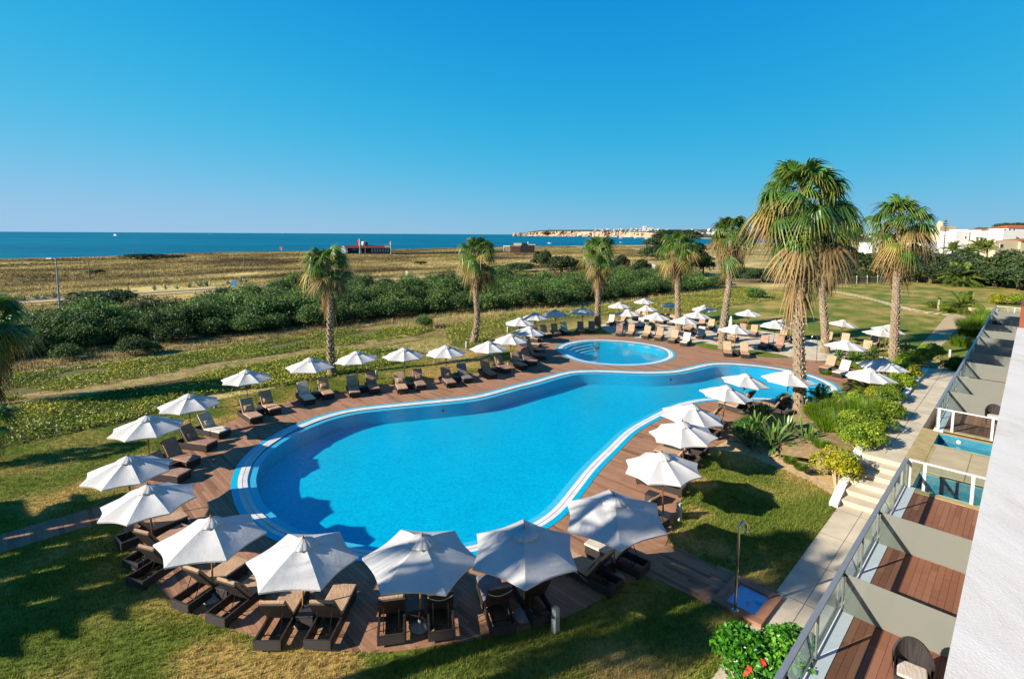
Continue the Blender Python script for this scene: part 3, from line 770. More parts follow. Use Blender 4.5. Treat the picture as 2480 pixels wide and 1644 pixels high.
def make_parasol(ns, R, zt, zh, dark):
    r = empty('parasol', (0, 0, 0))
    pm = MAT['wood_pole_dark'] if dark else MAT['wood_pole']
    MB().tube([(0, 0, .3), (0, 0, zt + .02)], .026, 10).build('pole', pm, r)
    MB().tube([(0, 0, .05), (0, 0, .52)], .032, 10).build('pole_sleeve', MAT['dark_metal'], r)
    MB().lathe([(.0, .0), (.29, .0), (.3, .03), (.28, .075), (.1, .1), (.05, .12), (.045, .2), (.0, .2)], 18).build('base', MAT['concrete'], r)
    link('canopy', canopy_mesh(ns, R, zt, zh), r)
    # vent cap, gathered into folds round the finial
    m = MB(); n = 36; vs = []; fs = []
    for j, (rr, z) in enumerate(((.035, zt + .1), (.1, zt + .075), (.22, zt + .02), (.36, zt - .055), (.37, zt - .09))):
        for i in range(n):
            a = 2 * math.pi * i / n
            f = 1 + .07 * math.sin(i * 2 * math.pi * 12 / n + .5 * j) * (j > 0); vs.append((rr * f * math.cos(a), rr * f * math.sin(a), z + .012 * math.sin(i * 2.3 + j)))
    for j in range(4):
        for i in range(n): q = (i + 1) % n; fs.append((j * n + i, (j + 1) * n + i, (j + 1) * n + q, j * n + q))
    m.add(vs, fs, True); m.build('vent_cap', MAT['canopy'], r)
    MB().lathe([(.0, zt + .06), (.03, zt + .06), (.034, zt + .12), (.02, zt + .15), (.028, zt + .17), (0, zt + .19)], 10).build('finial', pm, r)
    MB().lathe([(.0, 1.5), (.05, 1.5), (.055, 1.56), (0, 1.56)], 10).build('hub', pm, r)
    rib = strut = None
    for i in range(ns):
        a = 2 * math.pi * i / ns
        if rib is None:
            rib = MB().tube([(.03, 0, zt - .05), (R * .99, 0, zh - .02)], .012, 5).mesh('rib', pm)
            strut = MB().tube([(.05, 0, 1.53), (R * .52, 0, zt + (zh - zt) * .52 - .05)], .01, 5).mesh('strut', pm)
        rb = link('rib', rib, r, (0, 0, 0), (0, 0, a)); link('strut', strut, rb)
    pts = [(.04, .03, zt - .35), (.07, .05, 1.6), (.1, .06, 1.15), (.06, .06, 1.05), (.04, .04, 1.2)]
    MB().tube(pts, .006, 5).build('cord', MAT['rope'], r)
    return r
PR = {}
for key, ns, R, zt, zh in (('hex', 6, 1.56, 2.5, 1.94), ('oct', 8, 1.5, 2.5, 1.97)):
    for dk in (0, 1): PR[(key, dk)] = [make_parasol(ns, R, zt, zh, dk), False]
IDX = index_children()
PT = {k: tree_of(v[0], IDX) for k, v in PR.items()}
# name: apex pixel, kind, dark pole, turn (deg), size, lean toward (deg, amount), words
UMB = [
 ('E2', 309, 1103, 'oct', 1, 5, .93, (0, 0), 'big left parasol overhanging the lawn, third up from the lower left corner'),
 ('E1', 357, 1172, 'oct', 1, 12, .92, (180, 2), 'big left parasol just above the lower left front one'),
 ('F1', 510, 1251, 'hex', 0, 14, .93, (90, 2), 'front parasol at lower left beside the lawn with the striped shadow'),
 ('F2', 734, 1301, 'hex', 0, 8, .92, (0, 2), 'front parasol with square wrinkles, standing in a grey disc base'),
 ('F3', 1022, 1295, 'hex', 0, 2, .99, (0, 2), 'half shaded front parasol at the bottom centre of the pool'),
 ('F4', 1270, 1276, 'hex', 0, 30, .99, (0, 0), 'fully shaded front parasol right of the bottom centre'),
 ('D7', 1487, 1197, 'hex', 0, 25, 1.04, (200, 2), 'parasol dappled by tree shade near the foot shower path'),
 ('D6', 1603, 1094, 'oct', 1, 10, .95, (180, 3), 'sunny parasol just above the dappled one on the right deck'),
 ('D5', 1653, 1019, 'oct', 1, 24, .95, (180, 3), 'cream parasol overlapped from behind, beside the round clipped bush'),
 ('D4', 1679, 977, 'oct', 1, 4, .98, (0, 4), 'broad parasol whose left tip touches the pool narrows'),
 ('D3', 1762, 931, 'oct', 1, 20, .92, (10, 6), 'parasol near the tall palm with two loungers in shade below'),
 ('D2', 1808, 903, 'oct', 1, 8, .9, (10, 6), 'small looking parasol against the pool water left of the tall palm'),
 ('D1', 1912, 895, 'oct', 1, 15, .98, (0, 2), 'parasol partly hidden by the trunk of the tall palm'),
 ('C11', 2108, 890, 'oct', 0, 12, .98, (0, 4), 'big parasol behind the feathery palm right of the pool'),
 ('C10', 2140, 866, 'oct', 1, 3, .98, (0, 3), 'parasol standing in the shrubs on the far right'),
 ('C9', 2050, 821, 'oct', 0, 20, .97, (0, 2), 'parasol over the two loungers at the right end of the pool'),
 ('C8', 2138, 793, 'oct', 1, 6, .97, (0, 5), 'parasol cut by the trunk of the right hand palm'),
 ('C7', 2154, 785, 'oct', 0, 30, .93, (0, 8), 'tilted parasol peeking out behind the right hand palm trunk'),
 ('C6', 2043, 773, 'oct', 1, 12, .92, (10, 7), 'tilted parasol alone on the lawn edge between two palms'),
 ('C5', 1919, 766, 'oct', 0, 22, .93, (0, 3), 'parasol directly behind the tall palm trunk on the lawn edge'),
 ('C4', 1878, 775, 'oct', 0, 2, .97, (0, 2), 'parasol on the patio just left of the tall palm'),
 ('C3', 1783, 785, 'oct', 0, 18, .98, (0, 2), 'patio parasol in front of the closed one'),
 ('C1', 1813, 749, 'oct', 0, 9, .93, (0, 0), 'parasol standing alone against the far lawn'),
 ('B9', 1706, 738, 'oct', 0, 3, .95, (0, 0), 'rearmost parasol right of the leaning palm base'),
 ('B8', 1690, 753, 'oct', 0, 15, .96, (0, 3), 'grey edged patio parasol overlapping a nearer one'),
 ('B7', 1659, 765, 'oct', 0, 28, .96, (0, 2), 'patio parasol right of the slim palm trunk by the round pool'),
 ('B6', 1624, 731, 'oct', 0, 6, .85, (0, 0), 'bluish shaded parasol behind the slim palm trunk'),
 ('B5', 1591, 756, 'oct', 0, 12, .98, (0, 2), 'wide patio parasol directly behind the round pool'),
 ('B4', 1566, 738, 'oct', 0, 24, .9, (0, 0), 'middle one of three stacked parasols far behind the round pool'),
 ('B3', 1521, 748, 'oct', 0, 2, .95, (0, 0), 'patio parasol above the leftmost patio loungers'),
 ('B2', 1560, 722, 'oct', 0, 16, .9, (0, 0), 'farthest parasol, topmost in the picture'),
 ('B1', 1500, 731, 'oct', 0, 8, .95, (0, 0), 'far parasol at the left end of the patio'),
 ('A14', 1411, 744, 'oct', 0, 20, .98, (0, 0), 'parasol left of the third palm at the end of the seaward row'),
 ('A13', 1345, 749, 'oct', 0, 4, .98, (0, 0), 'second parasol left of the third palm on the seaward row'),
 ('A12', 1296, 756, 'oct', 0, 14, .96, (0, 0), 'parasol half hidden behind another at the back of the curved corner'),
 ('A11', 1259, 768, 'oct', 1, 25, .98, (0, 0), 'parasol in front of the ground cover, left of the curved corner'),
 ('A10', 1283, 789, 'oct', 1, 7, .98, (0, 2), 'parasol above the loungers stacked by the curved deck corner'),
 ('A9', 1237, 807, 'oct', 1, 17, .97, (0, 0), 'parasol one step left of the curved deck corner'),
 ('A8', 1184, 825, 'oct', 1, 2, .96, (0, 0), 'parasol in front of the second palm base'),
 ('A7', 1080, 835, 'oct', 1, 22, .98, (0, 0), 'parasol over the golden dry patch of lawn'),
 ('A6', 978, 841, 'oct', 1, 12, .98, (0, 0), 'second parasol right of the first palm trunk'),
 ('A5', 862, 849, 'oct', 1, 30, .97, (0, -3), 'parasol just right of the first palm trunk'),
 ('A4', 750, 865, 'hex', 0, 5, .98, (0, 0), 'yellow poled parasol just left of the first palm trunk'),
 ('A3', 596, 894, 'oct', 1, 10, .93, (0, 0), 'parasol on the seaward row, two left of the first palm'),
 ('A2', 457, 952, 'oct', 1, 16, .94, (0, 0), 'parasol at the left end of the seaward row'),
 ('A1', 355, 1005, 'oct', 1, 3, .95, (0, 0), 'left parasol beside the ground cover with its shadow on the grass'),
]
UP_ = {}; UW = {}
for key, px, py, kind, dk, turn, s, (ld, la), words in UMB:
    top = at(px, py, 2.62 * s); pk = (kind, dk)
    if not PR[pk][1]: o = PR[pk][0]; PR[pk][1] = True
    else: o = copy_tree(PR[pk][0], PT[pk])
    lean = math.radians(la); dirv = Vector((math.cos(math.radians(ld)), math.sin(math.radians(ld)), 0))
    base = top - dirv * (2.62 * s * math.sin(lean)); base.z = 0
    o.rotation_mode = 'QUATERNION'
    axis = Vector((-dirv.y, dirv.x, 0))
    o.rotation_quaternion = (Matrix.Rotation(lean, 3, axis) @ Matrix.Rotation(math.radians(turn), 3, 'Z')).to_quaternion()
    o.location = (base.x, base.y, .004); o.scale = (s, s, s)
    tag(o, 'white ' + words, 'parasol', 'white parasols around the pools')
    UP_[key] = base; UW[key] = words
for v in PR.values():
    if not v[1]:
        for c in list(IDX.get(v[0], [])):
            for g in IDX.get(c, []): bpy.data.objects.remove(g)
            bpy.data.objects.remove(c)
        bpy.data.objects.remove(v[0])
# the one closed parasol
p = at(1771, 764, 2.6); cl = empty('closed_parasol', (p.x, p.y, 0), 0, 'closed white parasol furled around its pole on the patio', 'parasol', 'white parasols around the pools')
MB().tube([(0, 0, .05), (0, 0, 2.6)], .026, 8).build('pole', MAT['wood_pole'], cl)
m = MB(); n = 24; vs = []; fs = []
for j, (r_, z) in enumerate(((.02, 2.58), (.09, 2.4), (.16, 1.9), (.2, 1.45), (.17, 1.2), (.12, 1.15))):
    for i in range(n): a = 2 * math.pi * i / n; q = r_ * (1 + .22 * math.sin(i * math.pi * 2 * 8 / n)); vs.append((q * math.cos(a), q * math.sin(a), z))
for j in range(5):
    for i in range(n): q = (i + 1) % n; fs.append((j * n + i, (j + 1) * n + i, (j + 1) * n + q, j * n + q))
m.add(vs, fs, True); m.build('canopy', MAT['canopy'], cl)
MB().lathe([(0, 0), (.29, 0), (.28, .075), (.05, .12), (0, .2)], 14).build('base', MAT['concrete'], cl)

# ------------------------------------------------------------------ loungers (x across, y from foot to head)
def make_lounger(cm, pillow, ang=56, rope=False):
    r = empty('sun_lounger', (0, 0, 0)); W = .69; LN = 1.98; Y0 = 1.16
    MB().box((-W / 2 + .02, LN / 2, .2), (.04, LN, .24)).build('side_panel', MAT['wicker'], r)
    MB().box((W / 2 - .02, LN / 2, .2), (.04, LN, .24)).build('side_panel', MAT['wicker'], r)
    MB().box((0, .02, .2), (W - .084, .04, .24)).build('foot_panel', MAT['wicker'], r)
    MB().box((0, LN - .02, .2), (W - .084, .04, .24)).build('head_panel', MAT['wicker'], r)
    m = MB()
    for x in (-1, 1): m.box((x * (W / 2 - .02), LN / 2, .327), (.05, LN + .01, .014))
    for y in (.02, LN - .02): m.box((0, y, .3265), (W - .096, .05, .013))
    m.build('rim', MAT['wicker'], r)
    for x in (-1, 1):
        for y in (.06, LN - .12): MB().box((x * (W / 2 - .04), y, .042), (.045, .045, .076)).build('foot', MAT['dark_metal'], r)
    MB().box((0, Y0 / 2, .308), (W - .086, Y0 - .086, .026)).build('seat_board', MAT['wicker'], r)
    a = math.radians(ang); bl = .84
    hinge = Vector((0, Y0, .335)); mid = hinge + Vector((0, math.cos(a), math.sin(a))) * bl / 2
    bk = MB().box((0, 0, 0), (W, bl, .035)).build('backrest', MAT['wicker'], r, tuple(mid), (a, 0, 0))
    MB().rbox((0, 0, 0), (W - .02, bl + .02, .085), .03).build('back_cushion', cm, r, tuple(mid + Vector((0, -math.sin(a), math.cos(a))) * .064 + Vector((0, math.cos(a), math.sin(a))) * .03), (a, 0, 0))
    MB().rbox((0, 0, 0), (W - .01, Y0 + .05, .085), .03).build('seat_cushion', cm, r, (0, Y0 / 2 - .03, .379))
    up = hinge + Vector((0, math.cos(a), math.sin(a))) * bl * .55 + Vector((0, .03, -.02))
    for x in (-.2, .2):
        MB().tube([(x, up.y, up.z), (x, LN - .28, .2), (x, LN - .5, .14)], .011, 6).build('prop_bar', MAT['dark_metal'], r)
    MB().tube([(-.32, LN - .42, .15), (.32, LN - .42, .15)], .011, 6).build('cross_bar', MAT['dark_metal'], r)
    if rope:
        pts = [Vector((x, 0, 0)) for x in (-.33, -.25, -.12, 0, .12, .25, .33)]
        q = [hinge + Vector((0, math.cos(a), math.sin(a))) * (bl * .93 - .24 * (1 - (p.x / .33) ** 2)) + Vector((p.x, math.sin(a) * .03, -math.cos(a) * .03)) for p in pts]
        MB().tube(q, .011, 6).build('strap', MAT['rope'], r)
    if pillow:
        c = hinge + Vector((0, math.cos(a), math.sin(a))) * .26 + Vector((0, -math.sin(a), math.cos(a))) * .16
        m = MB(); vs = []; fs = []; nx, ny = 9, 6
        for sgn in (1, -1):
            for j in range(ny + 1):
                for i in range(nx + 1):
                    x = -1 + 2 * i / nx; y = -1 + 2 * j / ny
                    t = (1 - x ** 4) * (1 - y ** 4); e = 1 - .07 * (1 - abs(y)) * (abs(x) ** 3)
                    vs.append((.25 * x * e, .17 * y * (1 - .08 * (1 - abs(x))), sgn * .075 * t ** .5))
        k = (nx + 1) * (ny + 1)
        for j in range(ny):
            for i in range(nx):
                b = j * (nx + 1) + i; fs.append((b, b + 1, b + nx + 2, b + nx + 1)); fs.append((k + b, k + b + nx + 1, k + b + nx + 2, k + b + 1))
        m.add(vs, fs, True); m.build('pillow', cm, r, tuple(c), (a, 0, random.uniform(-.08, .08)))
    return r
LK = {'t': ('cushion', 0, 56, 0), 'tp': ('cushion', 1, 56, 0), 'g': ('cushion_grey', 0, 56, 0), 'gr': ('cushion_grey', 0, 60, 1), 'm': ('cushion_mauve', 0, 58, 0), 'mp': ('cushion_mauve', 1, 58, 0), 'p': ('cushion_pale', 0, 56, 0), 'pp': ('cushion_pale', 1, 56, 0)}
LW = {'t': 'tan cushioned', 'tp': 'tan cushioned', 'g': 'grey cushioned', 'gr': 'grey cushioned', 'm': 'brown cushioned', 'mp': 'brown cushioned', 'p': 'pale cushioned', 'pp': 'pale cushioned'}
LP = {k: [make_lounger(MAT[c], p, a, rp), False] for k, (c, p, a, rp) in LK.items()}
IDX = index_children(); LT = {k: tree_of(v[0], IDX) for k, v in LP.items()}
# parasol, kind, foot pixel, head pixel (both on the ground), side word
LG = [
 ('F1','t',(583,1382),(463,1466),'left'), ('F1','tp',(660,1408),(546,1500),'right'),
 ('F2','t',(722,1449),(670,1541),'left'), ('F2','t',(836,1448),(778,1561),'right'),
 ('F3','t',(953,1440),(947,1571),'left'), ('F3','gr',(1062,1432),(1070,1558),'right'),
 ('F4','gr',(1181,1424),(1215,1527),'left'), ('F4','g',(1254,1408),(1312,1507),'right'),
 ('D7','p',(1430,1334),(1540,1385),'upper'), ('D7','tp',(1365,1370),(1470,1428),'lower'),
 ('D6','t',(1548,1164),(1652,1197),'upper'), ('D6','tp',(1500,1232),(1600,1282),'lower'),
 ('D5','t',(1612,1082),(1706,1104),'upper'), ('D5','t',(1592,1104),(1684,1130),'lower'),
 ('D4','t',(1650,1040),(1728,1060),'lower'), ('D4','tp',(1672,1018),(1745,1036),'upper'),
 ('D3','t',(1748,986),(1806,1004),'lower'), ('D3','t',(1765,972),(1822,990),'upper'),
 ('D1','m',(1845,985),(1898,1003),'left'), 
 ('E1','t',(447,1268),(318,1318),'upper'), ('E1','m',(455,1300),(343,1368),'middle'), ('F1','m',(470,1335),(378,1395),'far left'),
 ('E2','m',(470,1132),(360,1108),'upper'), ('E2','m',(447,1166),(330,1150),'lower'),
 ('A1','mp',(514,1090),(428,1079),'lower'), ('A2','pp',(545,1060),(470,1043),'upper'),
 ('A3','tp',(622,1026),(575,995),'left'), ('A3','tp',(667,1005),(620,975),'right'),
 ('A4','gr' if 0 else 'pp',(751,981),(718,952),'left'), ('A4','tp',(797,968),(768,940),'right'),
 ('A5','tp',(860,964),(848,937),'left'), ('A5','mp',(908,955),(893,932),'right'),
 ('A6','tp',(976,955),(962,928),'left'), ('A6','mp',(1021,946),(1003,922),'right'),
 ('A7','mp',(1094,940),(1068,916),'left'), ('A7','g',(1134,929),(1108,908),'right'),
 ('A8','m',(1194,918),(1160,898),'left'), ('A8','mp',(1228,905),(1192,887),'right'),
 ('A9','tp',(1268,896),(1228,877),'left'), ('A9','m',(1291,888),(1254,869),'right'),
 ('A10','m',(1322,871),(1276,867),'nearest'), ('A10','t',(1318,856),(1268,852),'second nearest'), ('A10','t',(1308,843),(1266,838),'middle'), ('A11','t',(1306,829),(1262,823),'left'), ('A11','t',(1314,820),(1280,810),'right'), ('A12','t',(1330,818),(1298,804),'lower'),
 ('A13','tp',(1352,815),(1330,801),'left'), ('A13','pp',(1374,811),(1352,797),'right'),
 ('A14','m',(1409,809),(1399,793),'left'), ('A14','m',(1434,808),(1430,792),'right'),
 ('B3','m',(1498,815),(1504,798),'nearer left'), ('B3','t',(1524,816),(1538,800),'nearer right'),
 ('B5','t',(1561,821),(1583,803),'nearer left'), ('B5','t',(1592,826),(1610,809),'nearer right'),
 ('B7','t',(1625,832),(1652,815),'nearer left'), ('B7','p',(1655,839),(1680,820),'nearer right'),
 ('B1','p',(1475,789),(1494,776),'left'), ('B1','t',(1505,790),(1522,777),'right'),
 ('B4','t',(1537,777),(1556,766),'left'), ('B4','t',(1556,779),(1574,767),'right'), ('B3','p',(1546,797),(1566,783),'rear left'), ('B5','t',(1572,800),(1592,787),'rear left'),
 ('B6','t',(1600,786),(1618,774),'left'), ('B6','t',(1622,789),(1640,776),'right'), ('B8','m',(1664,806),(1684,791),'left'), ('B8','p',(1693,822),(1712,804),'nearer'), ('B9','m',(1694,795),(1712,783),'left'), ('B9','t',(1717,801),(1736,786),'right'),
 ('C3','t',(1763,865),(1757,843),'nearer left'), ('C3','t',(1805,868),(1796,845),'nearer right'), ('C3','m',(1736,828),(1758,815),'rear left'), ('C3','t',(1770,831),(1790,816),'rear right'),
 ('C1','m',(1795,814),(1806,800),'left'), ('C1','t',(1821,817),(1836,803),'right'),
 ('C4','m',(1845,847),(1864,829),'left'), ('C4','m',(1882,851),(1901,833),'right'), ('C5','t',(1891,824),(1912,809),'left'), ('C5','t',(1925,828),(1944,812),'right'),
 ('C6','t',(1998,836),(2020,822),'left'), ('C6','t',(2040,840),(2058,826),'right'),
 ('C8','t',(2094,860),(2112,842),'left'), ('C7','t',(2112,842),(2132,826),'left'), ('C7','t',(2160,846),(2176,830),'right'),
 ('C9','t',(1994,902),(2042,884),'left'), ('C9','p',(2026,914),(2076,897),'right'),
 ('C11','t',(2082,935),(2130,915),'left'), ('C10','t',(2120,905),(2162,888),'left'),
]
cnt = {}
LOC = {}
for key, kind, f, h, side in LG:
    a, b = at(*f), at(*h); d = (b - a).normalized()
    if not LP[kind][1]: o = LP[kind][0]; LP[kind][1] = True
    else: o = copy_tree(LP[kind][0], LT[kind])
    o.location = (a.x, a.y, .004); o.rotation_euler = (0, 0, math.atan2(d.y, d.x) - math.pi / 2)
    LOC.setdefault(key, []).append((a, d))
    w_ = UW[key].split()
    txt = ' '.join([LW[kind], 'sun lounger,', side, 'one under the'] + w_)
    ws = txt.split()[:16]
    while ws[-1] in ('the', 'of', 'a', 'on', 'by', 'at', 'in', 'with', 'over', 'and', 'its', 'beside', 'left', 'right', 'up', 'from', 'behind', 'an'): ws.pop()
    tag(o, ' '.join(ws).rstrip(','), 'sun lounger', 'wicker sun loungers around the pools')
# low wicker tables between the two loungers of a pair
tb = empty('side_table', (0, 0, 0)); MB().box((0, 0, .19), (.42, .42, .34)).build('table_body', MAT['wicker'], tb); MB().rbox((0, 0, .375), (.46, .46, .03), .008).build('table_top', MAT['wicker'], tb)
for x in (-.18, .18):
    for y in (-.18, .18): MB().box((x, y, .012), (.04, .04, .022)).build('foot', MAT['dark_metal'], tb)
IDX = index_children(); TT = tree_of(tb, IDX); first = True
for key, lst in LOC.items():
    if len(lst) < 2 or key in ('A10', 'E1', 'C7', 'D4', 'D5', 'A11'): continue
    (a, d), (b, e) = lst[0], lst[1]
    c = (a + b) / 2 + (d + e) * .5 * 1.0
    gap = (a - b).length
    if gap < 1.18: continue
    o = tb if first else copy_tree(tb, TT); first = False
    o.location = (c.x, c.y, .004); o.rotation_euler = (0, 0, math.atan2(d.y, d.x) - math.pi / 2)
    ws = ('small dark wicker table between loungers under the ' + UW[key]).split()[:16]
    while ws[-1] in ('the', 'of', 'a', 'on', 'by', 'at', 'in', 'with', 'over', 'and', 'its', 'beside', 'left', 'right', 'up', 'from', 'behind', 'an'): ws.pop()
    tag(o, ' '.join(ws).rstrip(','), 'table', 'wicker side tables')

# ------------------------------------------------------------------ bollard lights
bo = empty('bollard_light', (0, 0, 0)); MB().box((0, 0, .21), (.16, .16, .42)).build('post', MAT['bollard'], bo); MB().rbox((0, 0, .53), (.15, .15, .22), .01).build('lamp_head', MAT['bollard_glass'], bo); MB().rbox((0, 0, .655), (.165, .165, .03), .008).build('cap', MAT['bollard'], bo)
MB().box((0, 0, .43), (.168, .168, .02)).build('collar', MAT['concrete'], bo)
IDX = index_children(); BT = tree_of(bo, IDX); first = True
for (px, py), words in (((1345, 1527), 'grey bollard light on the lawn beside the shaded front loungers'), ((1644, 1258), 'grey bollard light at the grass edge behind the right deck loungers'), ((912, 918), 'grey bollard light behind the loungers right of the first palm'), ((522, 987), 'grey bollard light on the grass left of the seaward parasols'),
                        ((1130, 843), 'grey bollard light left of the second palm base'), ((1230, 805), 'grey bollard light on the lawn before the curved ground cover edge'), ((2300, 864), 'pale bollard light in the pale grass by the far terraces')):
    p = at(px, py); o = bo if first else copy_tree(bo, BT); first = False
    o.location = (p.x, p.y, -.02); o.rotation_euler = (0, 0, math.radians(40)); tag(o, words, 'bollard light', 'bollard lights in the garden')

# ------------------------------------------------------------------ foot shower with its blue tray
q = PX([(1754,1458),(1797,1419),(1864,1450),(1825,1495)]); c = sum(q, Vector()) / 4
ax = (q[3] - q[0]).normalized(); an = math.atan2(ax.y, ax.x); lx = (q[3] - q[0]).length; ly = (q[1] - q[0]).length
fs_ = empty('shower_tray', (c.x, c.y, 0), an, 'blue tiled foot shower tray framed in brown boards', 'shower tray')
MB().box((0, 0, .016), (lx, ly, .03)).build('basin_floor', m_tile('tray_tile', L(110, 176, 214), L(146, 200, 228), 22), fs_)
for (x, y, a, b) in ((0, ly / 2 + .14, lx + .56, .27), (0, -ly / 2 - .14, lx + .56, .27), (lx / 2 + .14, 0, .27, ly), (-lx / 2 - .14, 0, .27, ly)):
    MB().rbox((x, y, .05), (a, b, .1), .008).build('frame_board', MAT['frame_wood'], fs_)
MB().lathe([(0, .03), (.06, .03), (.06, .04), (0, .042)], 12, (lx * .1, -ly * .12, 0)).build('drain', MAT['chrome'], fs_)
MB().box((lx * .32, ly * .1, .036), (.16, .16, .008)).build('drain_cover', MAT['coping'], fs_)
def shower(px, py, h, label, toward, arm=.3, r=.03):
    p = at(px, py); o = empty('shower_post', (p.x, p.y, .1 if r > .025 else 0), math.atan2(toward.y, toward.x), label, 'shower', 'showers by the pools')
    MB().tube([(0, 0, 0), (0, 0, h - arm / 2)] + [(arm / 2 - arm / 2 * math.cos(t), 0, h - arm / 2 + arm / 2 * math.sin(t)) for t in np.linspace(.2, math.pi, 9)] + [(arm, 0, h - arm * .75)], r, 12).build('pipe', MAT['chrome'], o)
    MB().lathe([(0, h - arm * .72), (.025, h - arm * .75), (.065, h - arm * .95), (.065, h - arm * 1.02), (0, h - arm * 1.02)][::-1], 12, (arm, 0, 0)).build('shower_head', MAT['chrome'], o)
    MB().lathe([(0, 0), (.1, 0), (.1, .015), (.04, .03), (0, .03)], 14).build('base_flange', MAT['chrome'], o)
    MB().box((.03, 0, 1.15), (.05, .03, .05)).build('valve', MAT['chrome'], o)
    return o
shower(1780, 1484, 2.52, 'tall polished steel shower beside the blue tiled tray', Vector((.9, .45, 0)), .3, .036)
shower(1977, 878, 2.3, 'thin curved grey shower on the patio right of the tall palm', Vector((-1, .1, 0)), .5, .022)
# ------------------------------------------------------------------ palms
def at_depth(px, py, base):
    dep = (Vector((base.x, base.y, 0)) - CAM).dot(FW); d = ray(px, py); return CAM + d * (dep / FPX)
def frond_mesh(el, pet, R, spread, nseg, droop, mat, seed, ragged=.12, fold=.28):
    rnd = random.Random(seed); V = []; F = []; T = []
    e = math.radians(el); t0 = Vector((math.cos(e), 0, math.sin(e)))
    pp = [t0 * (pet * s) + Vector((0, 0, -.12 * pet * s * s)) for s in (0, .33, .66, 1)]
    H = pp[-1]; t = (pp[-1] - pp[-2]).normalized(); y = Vector((0, 1, 0)); nrm = t.cross(y)
    if nrm.z < 0: nrm = -nrm
    def quad(a, b, c, d, ta, tb):
        k = len(V); V.extend([a, b, c, d]); F.append((k, k + 1, k + 2, k + 3)); T.extend([ta, ta, tb, tb])
    for a, b in zip(pp, pp[1:]):
        w = .028
        quad(a - y * w, a + y * w, b + y * w, b - y * w, .05, .05)
        quad(a - nrm * w, a + nrm * w, b + nrm * w, b - nrm * w, .05, .05)
    A = math.radians(spread)
    S = (.04, .25, .46, .66, .84, 1.0)
    for k in range(nseg):
        a0 = -A + 2 * A * k / nseg; a1 = a0 + 2 * A / nseg; am = (a0 + a1) / 2
        rr = R * (1 - .22 * (abs(am) / math.pi) ** 1.5) * (1 + rnd.uniform(-ragged, ragged)); dr = droop * (1 + rnd.uniform(-.3, .4)); tw = rnd.uniform(-.1, .1)
        rows = []
        for s in S:
            def P(a, s=s):
                d = t * math.cos(a) + y * math.sin(a)
                p = H + d * rr * s - nrm * (fold * (abs(math.sin(a)) ** 1.4) * rr * s)
                p = p + Vector((0, 0, -1)) * (dr * rr * max(0, s - .38) ** 1.5) - d * (dr * rr * .33 * max(0, s - .55) ** 2)
                return p
            pm = P(am + tw * max(0, s - .5))
            if s <= .46:
                pl = P(a0) + nrm * (.03 * rr * s * (1 if k % 2 else -1)); pr = P(a1) - nrm * (.03 * rr * s * (1 if k % 2 else -1))
            else:
                wv = (P(a1) - P(a0)) * .5 * ((1 - s) / .54) ** .8 * .42 / s
                pl, pr = pm - wv, pm + wv
            rows.append((pl, pr, s))
        for (l0, r0, s0), (l1, r1, s1) in zip(rows, rows[1:]):
            quad(l0, r0, r1, l1, .1 + .9 * s0, .1 + .9 * s1)
    return fast_mesh('frond', [tuple(p) for p in V], F, mat, T)
FR = []; MIX = {4: {-7: 'fr_old'}, -18: {0: 'fr_green', -7: 'fr_dead'}, -42: {-7: 'fr_dead', 7: 'fr_green', 0: 'fr_dead'}}
for el, n, pet, R, spread, droop, mk, nseg in (
    (80, 3, .5, .9, 60, .5, 'fr_green', 15), (62, 7, .85, 1.1, 100, .8, 'fr_green', 22), (44, 9, 1.0, 1.15, 112, 1.1, 'fr_green', 24), (24, 10, 1.1, 1.2, 116, 1.5, 'fr_green', 25),
    (4, 9, 1.1, 1.2, 112, 1.8, 'fr_green', 25), (-18, 8, 1.05, 1.25, 100, 2.0, 'fr_old', 22), (-42, 6, 1.0, 1.25, 76, 1.5, 'fr_old', 18), (-66, 6, .8, 1.2, 38, 1.2, 'fr_dead', 13),
    (-79, 9, .7, 1.25, 27, .4, 'fr_dead', 12), (-82, 12, .85, 1.3, 24, .1, 'fr_dead', 11), (-88, 12, 1.15, 1.3, 20, .0, 'fr_dead', 10)):
    FR.append((el, n, [frond_mesh(el + d, pet, R, spread, nseg, droop, MAT[MIX.get(el, {}).get(d, mk)], el * 7 + d, .3 if mk == 'fr_dead' else .12) for d in (-7, 0, 7)]))
